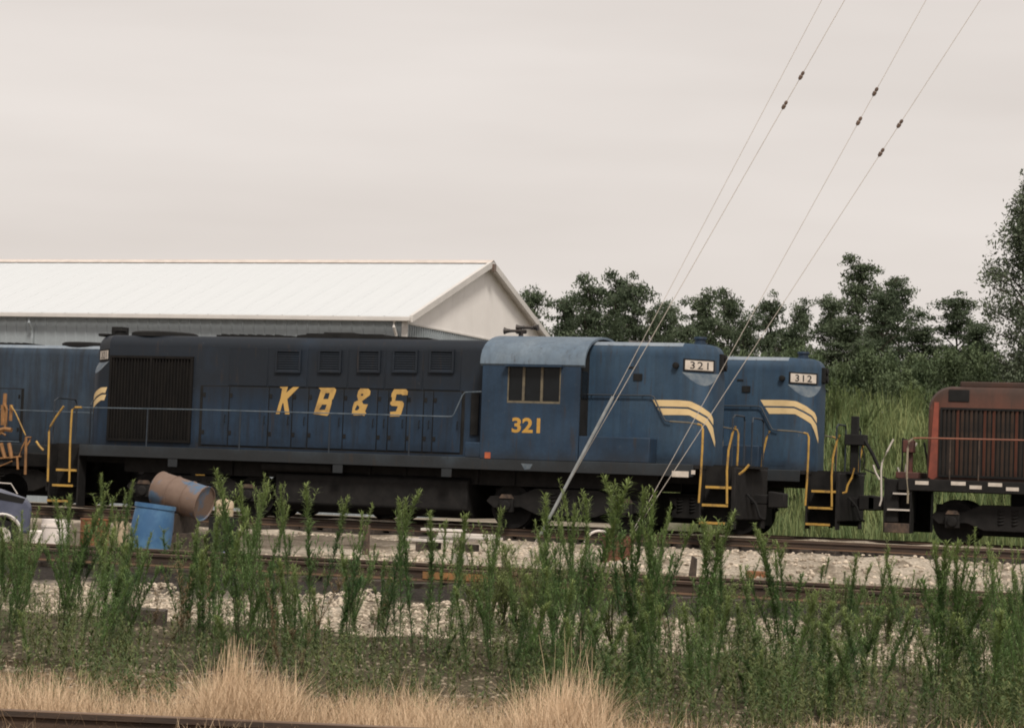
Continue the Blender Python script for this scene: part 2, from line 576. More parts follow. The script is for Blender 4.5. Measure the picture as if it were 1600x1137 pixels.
def building():
    YB = 69.0
    pe = U(640, 494, YB)
    XR, ZE = pe.x - .12, pe.z
    WD = 13.8
    zr = U(768, 412, YB + WD / 2).z
    RISE = zr - ZE
    LEN = 46.0
    GB = -0.3
    root = empty('metal_building', (XR, YB, 0))
    tag(root, 'long white-roofed metal shed with blue-grey siding behind the locomotives', 'building')
    OH = 0.25
    sl = math.hypot(WD / 2 + OH, RISE * (1 + OH / (WD / 2)))
    ang = math.atan2(RISE, WD / 2)
    # side wall: ribbed panels
    pw = 0.40
    mb = MB()
    n = [(0, 0), (pw * .40, 0), (pw * .46, -.03), (pw * .56, -.03), (pw * .62, 0), (pw - .012, 0)]
    vs = [(-x, y, GB) for x, y in n] + [(-x, y, ZE - .10) for x, y in n]
    k = len(n)
    mb.add(vs, [(i, i + 1, i + 1 + k, i + k) for i in range(k - 1)])
    mb.box(-pw, -pw + .012, 0.004, .03, GB, ZE - .10)
    pm = mb.mesh('wall_panel', M_wpanel, smooth=False)
    for i in range(int(LEN / pw)):
        link_mesh('wall_panel', pm, root, (-i * pw - .12, 0, 0))
    for i in range(int(LEN / pw)):
        link_mesh('wall_panel', pm, root, (-i * pw - .12 - pw, WD, 0), (0, 0, PI)).location.x -= 0
    # roof panels
    rw = 0.92
    mb = MB()
    n = [(0, 0), (rw * .05, .012), (rw * .10, 0), (rw * .5, .0), (rw * .53, .004), (rw * .56, 0), (rw - .004, 0)]
    k = len(n)
    vs = [(-x, 0, z) for x, z in n] + [(-x, sl, z) for x, z in n]
    mb.add(vs, [(i, i + k, i + 1 + k, i + 1) for i in range(k - 1)])
    rm = mb.mesh('roof_panel', M_roofw, smooth=False)
    for i in range(int(LEN / rw) + 1):
        link_mesh('roof_panel', rm, root, (.30 - i * rw, -OH, ZE - OH * math.tan(ang) + .06), (ang, 0, 0))
        link_mesh('roof_panel', rm, root, (.30 - (i + 1) * rw, WD + OH, ZE - OH * math.tan(ang) + .06), (ang, 0, PI))
    mb = MB()
    mb.prismx([(WD / 2 - .3, ZE + RISE - .3 * math.tan(ang) + .10), (WD / 2, ZE + RISE + .13), (WD / 2 + .3, ZE + RISE - .3 * math.tan(ang) + .10), (WD / 2, ZE + RISE + .08)], -LEN, .34)
    mb.build('ridge_cap', M_ridge, root, smooth=False)
    mb = MB()
    zg = ZE - OH * math.tan(ang)
    mb.box(-LEN, .28, -OH - .16, -OH - .005, zg - .10, zg + .045)
    mb.build('gutter', M_wtrim, root, bevel=.02)
    mb = MB()
    for px in (-0.28, -14.0, -22.6):
        mb = MB()
        zz = zg - .10
        mb.tube([(px, -OH - .08, zz), (px, -OH - .08, zz - .18), (px, -.12, zz - .42), (px, -.10, zz - .7), (px, -.10, GB)], .055, 6)
        mb.build('downspout', M_wtrim if px > -1 else M_wpanel, root)
    # gable: white cladding above, ribbed blue-grey below
    zline = ZE - .24
    cw = WD / 14
    for i in range(14):
        y0, y1 = i * cw, (i + 1) * cw - .008
        h = lambda y: ZE + RISE * (1 - abs(y - WD / 2) / (WD / 2)) - .04
        mb = MB()
        ys = [y0, y1] if not (y0 < WD / 2 < y1) else [y0, WD / 2, y1]
        poly = [(y0, zline), (y1, zline)] + [(y, h(y)) for y in reversed(ys)]
        mb.prismx(poly, 0, .035)
        mb.build('gable_panel', M_gable, root, smooth=False)
        mb = MB()
        mb.box(0, .02, y0, y1, GB, zline - .02)
        for j in range(5):
            yy = y0 + (j + .5) * cw / 5
            mb.prism([(0.018, GB), (.055, GB), (.055, zline - .02), (.018, zline - .02)], yy - .03, yy + .03)
        mb.build('wall_panel', M_wpanel, root, smooth=False)
    mb = MB()
    mb.box(.005, .07, 0, WD, zline - .02, zline + .03)
    mb.build('gable_trim', M_wtrim, root, smooth=False)
    for sgn in (0, 1):
        mb = MB()
        yy = (-OH, WD / 2) if sgn == 0 else (WD + OH, WD / 2)
        z0 = ZE - OH * math.tan(ang)
        vs = []
        for x in (.22, .34):
            vs += [(x, yy[0], z0 - .12), (x, yy[0], z0 + .10), (x, yy[1], ZE + RISE + .11), (x, yy[1], ZE + RISE - .12)]
        mb.add(vs, [(0, 1, 2, 3), (7, 6, 5, 4), (0, 4, 5, 1), (1, 5, 6, 2), (3, 2, 6, 7), (0, 3, 7, 4)])
        mb.build('rake_trim', M_wtrim, root, smooth=False)
        mb = MB()
        mb.add([(.03, yy[0], z0 - .03), (.03, yy[1], ZE + RISE - .03), (.22, yy[1], ZE + RISE - .03), (.22, yy[0], z0 - .03)], [(0, 1, 2, 3)])
        mb.build('soffit', M_wtrim, root, smooth=False)
    mb = MB()
    mb.box(-.12, .08, -.06, -.005, GB, ZE - .1)
    mb.build('corner_trim', M_wtrim, root, smooth=False)
    mb = MB()
    mb.box(-LEN, -.02, .05, WD - .05, GB, ZE - .15)
    mb.build('frame_wall', M_wpanel, root, smooth=False)
    mb = MB()
    mb.box(.34, .40, WD / 2 - .12, WD / 2 + .12, ZE + RISE - .28, ZE + RISE - .02)
    mb.build('vent', M_insul, root)


building()


# ------------------------------------------------------------------ locomotives
def text_mesh(body, mat, width, height, bold=0.0, spacing=1.0, name='digit'):
    cu = bpy.data.curves.new('t', 'FONT')
    cu.body = body
    cu.offset = bold
    cu.space_character = spacing
    cu.resolution_u = 4
    ob = bpy.data.objects.new('t', cu)
    COL.objects.link(ob)
    dg = bpy.context.evaluated_depsgraph_get()
    me = bpy.data.meshes.new_from_object(ob.evaluated_get(dg))
    bpy.data.objects.remove(ob)
    bpy.data.curves.remove(cu)
    co = np.zeros(len(me.vertices) * 3)
    me.vertices.foreach_get('co', co)
    co = co.reshape(-1, 3)
    lo, hi = co.min(0), co.max(0)
    co = (co - lo) / np.maximum(hi - lo, 1e-6)
    co[:, 0] *= width
    co[:, 1] *= height
    co[:, 2] = 0
    me.vertices.foreach_set('co', co.ravel())
    me.materials.clear()
    me.materials.append(mat)
    me.name = name
    return me


def poly_mesh(loops, mat, name):
    """filled 2-D outline with holes"""
    cu = bpy.data.curves.new('p', 'CURVE')
    cu.dimensions = '2D'
    cu.fill_mode = 'BOTH'
    for lp in loops:
        sp = cu.splines.new('POLY')
        sp.points.add(len(lp) - 1)
        for p, (x, y) in zip(sp.points, lp): p.co = (x, y, 0, 1)
        sp.use_cyclic_u = True
    ob = bpy.data.objects.new('p', cu)
    COL.objects.link(ob)
    dg = bpy.context.evaluated_depsgraph_get()
    me = bpy.data.meshes.new_from_object(ob.evaluated_get(dg))
    bpy.data.objects.remove(ob)
    bpy.data.curves.remove(cu)
    me.materials.clear()
    me.materials.append(mat)
    me.name = name
    return me


HW, HH = 1.52, 0.90            # half widths: frame, hood
XL, XR_ = U(70, 712, YN).x, U(1148, 746, YN).x
XC = (XL + XR_) / 2
HL = (XR_ - XL) / 2
YH = YC - HH


def Ln(px, py):
    p = U(px, py, YN)
    return p.x - XC, p.z


def Lh(px, py):
    p = U(px, py, YH)
    return p.x - XC, p.z


def Lc(px, py):
    p = U(px, py, YC)
    return p.x - XC, p.z


DECK = 1.60
ROOF = Lh(1000, 536)[1] + 0.03
XE_R = Lh(1066, 560)[0]        # where the straight hood side ends, right
XE_L = Lh(171, 560)[0]
CH = 0.67
Z_LEDGE = 3.66
XCAB0, XCAB1 = Ln(752, 640)[0], Ln(905, 640)[0]
print('loco', XL, XR_, HL, 'roof', ROOF, 'ends', XE_L, XE_R, 'cab', XCAB0, XCAB1)


def hood_profile(r=0.27, n=6):
    pr = [(-HH, DECK)]
    for i in range(n + 1):
        a = PI / 2 * i / n
        pr.append((-HH + r - r * math.cos(a), ROOF - r + r * math.sin(a)))
    return pr + [(-y, z) for y, z in reversed(pr)]


def hood_end(mb, x0, sx, r=0.27, n=6):
    """rounded hood corner with the number-board chamfer let into its top"""
    na = 10
    low, top, chord = [], [], []
    for side in (-1, 1):
        l_, t_, c_ = [], [], []
        for i in range(na + 1):
            a = PI / 2 * i / na
            x, y = x0 + sx * CH * math.sin(a), -(HH - CH) - CH * math.cos(a)
            l_.append((x, y, DECK))
            t_.append((x, y, Z_LEDGE - 0.30 * math.sin(2 * a)))
            k = i / na
            c_.append((x0 + sx * CH * k, -HH + CH * k, Z_LEDGE))
        if side == 1:
            l_, t_, c_ = [[(x, -y, z) for x, y, z in reversed(q)] for q in (l_, t_, c_)]
        low += l_; top += t_; chord += c_
    k = len(low)
    mb.add(low + top + chord, [(i, i + 1, i + 1 + k, i + k) for i in range(k - 1)] + [(i + k, i + 1 + k, i + 1 + 2 * k, i + 2 * k) for i in range(k - 1) if i != na])
    rings = []
    for i in range(-1, n + 1):
        a = 0 if i < 0 else PI / 2 * i / n
        d, z = r * (1 - math.cos(a)), (Z_LEDGE if i < 0 else ROOF - r + r * math.sin(a))
        p = [(x0, -(HH - d), z), (x0 + sx * (CH - d), -(HH - CH), z)]
        rings.append(p + [(x, -y, zz) for x, y, zz in reversed(p)])
    vs = [v for q in rings for v in q]
    fs = [(i * 4 + j, i * 4 + j + 1, i * 4 + j + 5, i * 4 + j + 4) for i in range(len(rings) - 1) for j in range(3)]
    fs.append(tuple(len(vs) - 4 + j for j in range(4)))
    mb.add(vs, fs)


def hood_surface(px, py, off=0.006):
    """where the ray through that pixel meets the right hood side and rounded corner of locomotive 321 (local coordinates)"""
    d = ray(px, py)
    p = U(px, py, YH - off)
    if p.x - XC <= XE_R: return Vector((p.x - XC, p.y - YC, p.z))
    cx, cy, R = XC + XE_R, YC - (HH - CH), CH + off
    a = d.x ** 2 + d.y ** 2
    b = 2 * (d.x * (0 - cx) + d.y * (0 - cy))
    c = cx * cx + cy * cy - R * R
    disc = max(b * b - 4 * a * c, 0)
    tt = (-b - math.sqrt(disc)) / (2 * a)
    q = CAM + d * tt
    return Vector((q.x - XC, q.y - YC, q.z))


def lerp_poly(pl, t):
    L = [0]
    for a, b in zip(pl, pl[1:]): L.append(L[-1] + math.dist(a, b))
    s = t * L[-1]
    for i in range(len(pl) - 1):
        if s <= L[i + 1] + 1e-9:
            k = (s - L[i]) / max(L[i + 1] - L[i], 1e-9)
            return (pl[i][0] + (pl[i + 1][0] - pl[i][0]) * k, pl[i][1] + (pl[i + 1][1] - pl[i][1]) * k)
    return pl[-1]


STRIPES = [
    ([(1019.5, 624.5), (1060, 625), (1079, 626.8), (1096, 635), (1111, 646), (1114.5, 655)], [(1025.5, 634.5), (1055, 635), (1076, 635.8), (1092, 643), (1106, 651), (1114.5, 664)]),
    ([(1027.5, 637.5), (1055, 638), (1076, 638.8), (1091, 646), (1105, 654), (1114, 667), (1117.5, 690)], [(1034, 648), (1058, 648), (1077, 648.5), (1092, 657), (1104, 664.5), (1110, 677), (1117, 698)]),
]


def stripe_points():
    out = []
    for topl, botl in STRIPES:
        rows = []
        for i in range(29):
            a, b = lerp_poly(topl, i / 28), lerp_poly(botl, i / 28)
            rows.append([hood_surface(a[0] + (b[0] - a[0]) * k / 3, a[1] + (b[1] - a[1]) * k / 3) for k in range(4)])
        out.append(rows)
    return out


STRIPE_PTS = stripe_points()


def stripe_mesh(mb, rows, sx=1, sy=1, xfrom=None, dz=0.0):
    pts = []
    for row in rows:
        q = []
        for p in row:
            x = p.x
            if sx < 0: x = XE_L - (x - XE_R)
            q.append((x, p.y * (-sy if sy < 0 else 1) if sy > 0 else -p.y, p.z + dz))
        if xfrom is not None and sx < 0 and q[0][0] > xfrom: continue
        pts.append(q)
    n = len(pts[0])
    vs = [p for r in pts for p in r]
    mb.add(vs, [(i * n + j, i * n + j + 1, (i + 1) * n + j + 1, (i + 1) * n + j) for i in range(len(pts) - 1) for j in range(n - 1)])


def truck(parent, x):
    """two-axle truck"""
    mb = MB()
    for s in (-1, 1):
        y0, y1 = s * 0.98, s * 1.10
        mb.prism([(x - 1.95, .62), (x - 1.85, .74), (x - 1.15, .78), (x - .75, .95), (x + .75, .95), (x + 1.15, .78), (x + 1.85, .74), (x + 1.95, .62), (x + 1.75, .46), (x + 1.1, .5), (x + .7, .34), (x - .7, .34),
                  (x - 1.1, .5), (x - 1.75, .46)], y0, y1)
    mb.box(x - .35, x + .35, -1.0, 1.0, .5, .95)
    mb.box(x - 1.9, x + 1.9, -.62, .62, .22, .93)
    mb.box(x - .2, x + .2, -.4, .4, .95, 1.3)
    t = mb.build('truck', M_black, parent, bevel=.02)
    for ax in (-1.42, 1.42):
        mb = MB()
        for s in (-1, 1):
            mb.lathe((x + ax, s * .68, .51), (0, s, 0), [(-.03, .535), (0, .54), (.004, .51), (.12, .50), (.125, .42), (.10, .38), (.10, .16), (.16, .12)], 28)
        mb.lathe((x + ax, -.7, .51), (0, 1, 0), [(0, .09), (1.4, .09)], 10)
        mb.build('wheel', M_black, t)
        for s in (-1, 1):
            mb = MB()
            mb.box(x + ax - .17, x + ax + .17, s * 1.10, s * 1.22, .38, .70)
            mb.lathe((x + ax, s * 1.22, .53), (0, s, 0), [(0, .13), (.05, .12), (.06, .06)], 12)
            mb.build('journal_box', M_black, t, bevel=.02)
            mb = MB()
            mb.prism([(x + ax - .16, .70), (x + ax + .16, .70), (x + ax + .10, .79), (x + ax - .10, .79)], s * 1.12, s * 1.24)
            mb.build('box_lid', M_rusty, t)
    for s in (-1, 1):
        for k in (-.32, 0, .32):
            mb = MB()
            pts = [(x + k + .10 * math.cos(a * .9), s * 1.03 + .10 * math.sin(a * .9), .46 + .011 * a) for a in range(36)]
            mb.tube(pts, .022, 5)
            mb.build('spring', M_black, t)
    return t


def road_loco(number, label, loc, rz=0, lettering=False, stand=False, plain=False):
    root = empty('diesel_locomotive', loc, rz)
    tag(root, label, 'locomotive')
    P = lambda mb, name, mat, **k: mb.build(name, mat, root, **k)
    # ---- frame
    mb = MB()
    mb.box(-HL + .75, HL - .75, -HW + .03, HW - .03, DECK - .09, DECK - .01)
    mb.box(-HL + .1, HL - .1, -.72, .72, 1.18, DECK - .01)
    P(mb, 'walkway', M_black, smooth=False)
    for s in (-1, 1):
        mb = MB()
        mb.box(-HL + .95, HL - .95, s * (HW - .05), s * HW, DECK - .27, DECK)
        for k in (262, 520, 690):
            x = Ln(k, 712)[0]
            mb.box(x, x + .25, s * (HW - .04), s * (HW - .01), DECK - .47, DECK - .27)
        P(mb, 'side_sill', M_sill, bevel=.01)
    mb = MB()
    mb.prismx([(-1.15, 1.05), (-1.15, .38), (-.85, .19), (.85, .19), (1.15, .38), (1.15, 1.05), (.9, 1.16), (-.9, 1.16)], -2.6, 2.3)
    P(mb, 'fuel_tank', M_black, bevel=.05)
    mb = MB()
    mb = MB()
    mb.box(-HL + 1.9, HL - 1.9, -.95, .95, .98, 1.42)
    for k in range(9): mb.box(-3.9 + k * .9, -3.82 + k * .9, -1.0, 1.0, 1.0, 1.48)
    P(mb, 'underframe', M_black, smooth=False)
    for s in (-1, 1):
        mb = MB()
        mb.lathe((-2.0 if s < 0 else 2.2, s * 1.18, 1.24), (1, 0, 0), [(-.9, .02), (-.9, .13), (.9, .13), (.9, .02)], 14)
        P(mb, 'air_tank', M_black)
    truck(root, -HL + 4.0)
    truck(root, HL - 4.0)
    # ---- hoods
    pr = hood_profile()
    n = len(pr)
    for name, xa, xb, xe, sx, mt in (('long_hood', XE_L, XCAB0 + .02, XE_L, -1, M_stain if plain else M_hood), ('short_hood', XCAB1 - .02, XE_R, XE_R, 1, M_blue2)):
        mb = MB()
        xs = np.linspace(xa, xb, 24)
        vs = [(float(x), y, z) for x in xs for y, z in pr]
        mb.add(vs, [(i * n + j, i * n + j + 1, (i + 1) * n + j + 1, (i + 1) * n + j) for i in range(len(xs) - 1) for j in range(n - 1)])
        hood_end(mb, xe, sx)
        h = P(mb, name, mt)
        if sx > 0 or plain:  # pale overlay: the sky's highlight along the roof edge, put into the colour
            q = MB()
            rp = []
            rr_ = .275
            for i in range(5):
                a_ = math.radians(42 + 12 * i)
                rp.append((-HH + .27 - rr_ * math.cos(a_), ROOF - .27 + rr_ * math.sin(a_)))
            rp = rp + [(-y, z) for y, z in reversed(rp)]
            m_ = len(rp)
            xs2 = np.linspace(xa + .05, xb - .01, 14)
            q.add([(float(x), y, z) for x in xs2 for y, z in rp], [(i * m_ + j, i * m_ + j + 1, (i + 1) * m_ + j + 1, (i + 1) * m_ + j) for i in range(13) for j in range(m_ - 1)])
            q.build('roof_highlight', M_roofl, h)
        # number boards let into the chamfered corners
        for s in (-1, 1):
            a = Vector((xe, s * HH, 0))
            b = Vector((xe + sx * CH, s * (HH - CH), 0))
            u = (b - a).normalized()
            nv = Vector((sx * .7071, s * .7071, 0))
            L_ = (b - a).length
            z0, z1 = 3.725, 3.935
            for (ua, ub, za, zb, th, mt2, nm) in ((.03, .87, z0 - .035, z1 + .035, .02, M_sootshade, 'board_frame'), (.07, .83, z0, z1, .028, M_white, 'number_board')):
                q = MB()
                vs = []
                for dd in (-.01, th):
                    for (uu, zz) in ((ua, za), (ub, za), (ub, zb), (ua, zb)):
                        vs.append(a + u * (uu * L_) + nv * dd + Vector((0, 0, zz)))
                q.add(vs, [(0, 3, 2, 1), (4, 5, 6, 7), (0, 1, 5, 4), (1, 2, 6, 5), (2, 3, 7, 6), (3, 0, 4, 7)])
                q.build(nm, mt2, h, smooth=False)
            flip = (s * sx) > 0      # keep the digits readable from outside
            tm = text_mesh(number, M_digit, .50 * L_, .165, 0.012 if number == '312' else 0.005, 1.18)
            uu = -u if flip else u
            st = a + (u * (.70 * L_) if flip else u * (.20 * L_)) + nv * .033 + Vector((0, 0, z0 + .022))
            o = link_mesh('digit', tm, h)
            mt3 = Matrix((uu, Vector((0, 0, 1)), uu.cross(Vector((0, 0, 1))))).transposed().to_4x4()
            mt3.translation = st
            o.matrix_local = mt3
            # ledge below the board, its skylight painted in as a paler colour
            q = MB()
            na = 12
            A, B = [], []
            for i in range(na + 1):
                an = PI / 2 * i / na
                x, y = xe + sx * CH * math.sin(an), s * ((HH - CH) + CH * math.cos(an))
                k = i / na
                cx_, cy_ = xe + sx * CH * k, s * (HH - CH * k)
                zt = Z_LEDGE - .30 * math.sin(2 * an)
                w0, w1 = .06, .97
                A.append((cx_ + (x - cx_) * w0 + nv.x * .004, cy_ + (y - cy_) * w0 + nv.y * .004, Z_LEDGE + (zt - Z_LEDGE) * w0 + .004))
                B.append((cx_ + (x - cx_) * w1 + nv.x * .004, cy_ + (y - cy_) * w1 + nv.y * .004, Z_LEDGE + (zt - Z_LEDGE) * w1 + .004))
            q.add(A + B, [(i, i + 1, i + na + 2, i + na + 1) for i in range(na)])
            q.build('ledge', M_patch, h)
        for s in (-1, 1):
            for rows in STRIPE_PTS:
                q = MB()
                stripe_mesh(q, rows, sx, -s if False else (1 if s < 0 else -1), XE_L - .0 if sx < 0 else None, .25 if number == '312' else 0.0)
                q.build('stripe', M_cream, h)
        # headlight housing at the hood top
        q = MB()
        xx = xe + sx * (CH - .02)
        q.box(xx - .05, xx + .10, -.2, .2, 3.75, 4.12)
        for zz in (3.84, 4.02): q.lathe((xx + sx * .10 if sx > 0 else xx - .05, 0, zz), (sx, 0, 0), [(0, .08), (.04, .085)], 12)
        q.build('headlight', M_sootshade, h, bevel=.01)
        q = MB()
        q.lathe((xe + sx * .18, -.1, ROOF - .01), (0, 0, 1), [(0, .15), (.05, .15), (.06, .12), (.13, .12), (.14, .15), (.19, .14)], 14)
        q.build('roof_vent', M_blue if sx > 0 else M_sootshade, h)
    # ---- long hood doors, louvres, radiator grille, both sides
    for s in (-1, 1):
        ys = s * HH
        mb = MB()
        mb.box(Lh(312, 640)[0], Lh(726, 640)[0], ys + s * .0005, ys + s * .004, DECK + .06, 3.125)
        P(mb, 'door_frame', M_sootshade, smooth=False)
        seams = [316, 358, 420, 457, 482, 537, 590, 607, 636, 662, 677, 722]
        zs0, zs1 = DECK + .10, 3.10
        for a, b in zip(seams, seams[1:]):
            xa, xb = Lh(a, 640)[0] + .014, Lh(b, 640)[0] - .014
            mb = MB()
            mb.box(xa, xb, ys + s * .005, ys + s * .024, zs0, zs1)
            d = P(mb, 'hood_door', M_stain if plain else M_hood, bevel=.006)
            q = MB()
            q.tube([(xb - .07, ys + s * .022, 2.25), (xb - .07, ys + s * .06, 2.25), (xb - .07, ys + s * .06, 2.42), (xb - .07, ys + s * .022, 2.42)], .010, 5)
            q.build('handle', M_sootshade, d)
            for hz in (1.95, 2.85):
                q = MB()
                q.box(xa + .012, xa + .075, ys + s * .024, ys + s * .036, hz, hz + .10)
                q.build('hinge', M_sootshade, d, smooth=False)
        if plain: continue
        ups = [358, 420, 482, 545, 603, 662, 722]
        for a, b in zip(ups, ups[1:]):
            xa, xb = Lh(a, 560)[0] + .018, Lh(b, 560)[0] - .018
            mb = MB()
            mb.box(xa, xb, ys + s * .001, ys + s * .016, 3.14, ROOF - .27)
            P(mb, 'upper_panel', M_hood, bevel=.006)
        for a, b in ((432, 472), (499, 535), (560, 596), (615, 654), (672, 711)):
            xa, xb = Lh(a, 560)[0], Lh(b, 560)[0]
            za, zb = Lh(a, 582)[1], Lh(a, 546)[1]
            mb = MB()
            t_ = .05
            mb.box(xa, xb, ys + s * .016, ys + s * .075, za, za + t_)
            mb.box(xa, xb, ys + s * .016, ys + s * .075, zb - t_, zb)
            mb.box(xa, xa + t_, ys + s * .016, ys + s * .074, za + t_, zb - t_)
            mb.box(xb - t_, xb, ys + s * .016, ys + s * .074, za + t_, zb - t_)
            lv = P(mb, 'louver_frame', M_hood, smooth=False)
            q = MB()
            nn = 8
            for i in range(nn):
                z = za + t_ + (i + .5) * (zb - za - 2 * t_) / nn
                q.add([(xa + t_, ys + s * .06, z - .03), (xb - t_, ys + s * .06, z - .03), (xb - t_, ys + s * .02, z + .03), (xa + t_, ys + s * .02, z + .03)], [(0, 1, 2, 3)])
            o = q.build('louver_slat', M_hood, lv, smooth=False)
            o['kind'] = 'stuff'
        xa, xb = XE_L + .05, Lh(300, 640)[0]
        za, zb = DECK + .12, Lh(230, 556)[1]
        mb = MB()
        mb.box(xa, xb, ys + s * .001, ys + s * .008, za, zb)
        t_ = .06
        for (p, q_, r_, w_) in ((xa, xb, za, za + t_), (xa, xb, zb - t_, zb), (xa, xa + t_, za + t_, zb - t_), (xb - t_, xb, za + t_, zb - t_), ((xa + xb) / 2 - .03, (xa + xb) / 2 + .03, za + t_, zb - t_)):
            mb.box(p, q_, ys + s * .008, ys + s * .07, r_, w_)
        g = P(mb, 'radiator_grille', M_grille, smooth=False)
        q = MB()
        x = xa + .09
        while x < xb - .06:
            q.box(x, x + .03, ys + s * .010, ys + s * .055, za + t_, zb - t_)
            x += .085
        o = q.build('grille_slat', M_grille, g, smooth=False)
        o['kind'] = 'stuff'
        # short hood doors and seams
        for a, b, z0, z1 in ((924, 968, DECK + .1, 2.98), (970, 1012, DECK + .1, 2.98), (1018, 1062, DECK + .1, 2.92), (922, 1010, 3.03, ROOF - .3), (1014, 1060, 3.0, ROOF - .3)):
            xa, xb = Lh(a, 640)[0], Lh(b, 640)[0]
            mb = MB()
            mb.box(xa, xb, ys + s * .001, ys + s * .012 if z1 < 3 and a < 1013 else ys + s * .004, z0, z1)
            P(mb, 'hood_panel', M_blue2, bevel=.004)
        xa, za = Lh(990, 594)
        xb, zb = Lh(1004, 584)
        mb = MB()
        mb.box(xa, xb, ys + s * .004, ys + s * .03, za, zb)
        P(mb, 'latch_box', M_sootshade, smooth=False)
        mb = MB()
        mb.box(xa - .13, xa + .02, ys + s * .004, ys + s * .02, zb + .12, zb + .16)
        P(mb, 'grab_iron', M_sootshade, smooth=False)
        x, z = Lh(1057, 571)
        mb = MB()
        mb.lathe((x, ys, z), (0, s, 0), [(0, .07), (.10, .07), (.11, .05)], 12)
        P(mb, 'marker_lamp', M_sootshade)
    # ---- roof equipment on the long hood
    mb = MB()
    xa, xb = Lc(205, 520)[0], Lc(312, 520)[0]
    xm_ = (xa + xb) / 2
    rr_ = .82
    mb.lathe((xm_, 0, ROOF - .02), (0, 0, 1), [(0, rr_), (.10, rr_), (.13, rr_ - .06), (.13, rr_ - .1), (.06, rr_ - .1)], 28)
    f = P(mb, 'fan_housing', M_sootshade)
    for i in range(6):
        q = MB()
        a = i * PI / 3
        c, s_ = math.cos(a), math.sin(a)
        q.add([(xm_ + .1 * c - .06 * s_, .1 * s_ + .06 * c, ROOF + .05), (xm_ + .1 * c + .06 * s_, .1 * s_ - .06 * c, ROOF + .07), (xm_ + .68 * c + .13 * s_, .68 * s_ - .13 * c, ROOF + .07), (xm_ + .68 * c - .13 * s_, .68 * s_ + .13 * c, ROOF + .05)], [(0, 1, 2, 3)])
        q.build('fan_blade', M_sootshade, f)
    mb = MB()
    xa, xb = Lc(478, 520)[0], Lc(700, 520)[0]
    zt = ROOF + .11
    mb.prism([(xa, ROOF - .02), (xa + .08, ROOF + .06), (xa + .3, ROOF + .08), (xa + .32, zt), (xa + 2.3, zt), (xa + 2.35, ROOF + .08), (xb - .25, ROOF + .045), (xb, ROOF - .02)], -.62, .62)
    P(mb, 'roof_hatch', M_sootshade, smooth=False)
    xa, xb = Lc(512, 520)[0], Lc(560, 520)[0]
    mb = MB()
    mb.box(xa, xb, -.25, .25, ROOF, zt + .06)
    P(mb, 'exhaust_stack', M_sootshade, bevel=.03)
    mb = MB()
    xa, xb = Lc(355, 520)[0], Lc(470, 520)[0]
    mb.box(xa, xb, -.55, .55, ROOF - .02, ROOF + .05)
    for k in range(7): mb.box(xa + .1 + k * .24, xa + .2 + k * .24, -.5, .5, ROOF + .05, ROOF + .075)
    P(mb, 'roof_screen', M_sootshade, smooth=False)
    mb = MB()
    xa = Lc(180, 512)[0]
    mb.box(xa, xa + .30, -.18, .18, ROOF - .01, ROOF + .24)
    mb.box(xa - .3, xa - .02, -.3, .3, ROOF - .01, ROOF + .06)
    P(mb, 'sand_hatch', M_sootshade, bevel=.02)
    # ---- cab
    wx0, wz0 = Ln(792, 629)
    wx1, wz1 = Ln(877, 573)
    ze = Ln(830, 569)[1]
    zc = Lc(840, 526)[1]
    arc = []
    for i in range(17):
        a = PI * i / 16
        arc.append((-HW * math.cos(a), ze + (zc - ze) * math.sin(a) ** .85))
    cabws = []
    for s in (-1, 1):
        mb = MB()
        y0, y1 = s * (HW - .05), s * HW
        mb.box(XCAB0, XCAB1, y0, y1, DECK - .02, wz0)
        mb.box(XCAB0, wx0, y0, y1, wz0, wz1)
        mb.box(wx1, XCAB1, y0, y1, wz0, wz1)
        mb.box(XCAB0, XCAB1, y0, y1, wz1, ze)
        cabws.append(P(mb, 'cab_wall', M_blue, smooth=False))
    for x0, x1 in ((XCAB0, XCAB0 + .05), (XCAB1 - .05, XCAB1)):
        mb = MB()
        mb.prismx([(-HW + .05, DECK), (HW - .05, DECK)] + [(y * (HW - .05) / HW, z - .03) for y, z in reversed(arc)], x0, x1)
        P(mb, 'cab_end', M_sootshade, smooth=False)  # end walls in shade: the shade is painted as a black colour
    # end windows of the cab beside the short hood
    for s in (-1, 1):
        for xx, dx in ((XCAB1, .012), (XCAB0, -.012)):
            mb = MB()
            mb.box(xx, xx + dx, s * 1.0, s * 1.42, 3.0, 3.62)
            P(mb, 'end_window', M_glass, smooth=False)
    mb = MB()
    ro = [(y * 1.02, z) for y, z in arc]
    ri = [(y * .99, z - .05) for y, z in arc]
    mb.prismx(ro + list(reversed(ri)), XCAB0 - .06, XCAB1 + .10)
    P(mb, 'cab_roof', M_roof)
    for s in (-1, 1):
        mb = MB()
        mb.box(wx0 - .05, wx1 + .05, s * (HW + .002), s * (HW + .16), ze - .06, ze - .03)
        P(mb, 'awning', M_blue, smooth=False)
        mids = [Ln(818, 600)[0], Ln(846.5, 600)[0]]
        edges = [wx0] + mids + [wx1]
        for a, b in zip(edges, edges[1:]):
            mb = MB()
            mb.box(a, b, s * (HW - .04), s * (HW - .03), wz0, wz1)
            w = P(mb, 'window', M_glass, smooth=False)
            q = MB()
            q.box(a + .001, b - .001, s * (HW - .028), s * (HW - .002), wz0 + .002, wz0 + .05)
            q.box(a + .001, a + .028, s * (HW - .028), s * (HW - .002), wz0 + .052, wz1 - .002)
            q.box(b - .028, b - .001, s * (HW - .028), s * (HW - .002), wz0 + .052, wz1 - .002)
            q.build('sash', M_sash, w, smooth=False)
        # cab number
        x0, z0 = Ln(799.5, 675.5)
        x1, z1 = Ln(844.5, 653)
        tm = text_mesh(number, M_num, x1 - x0, z1 - z0 , 0.030, 1.0)
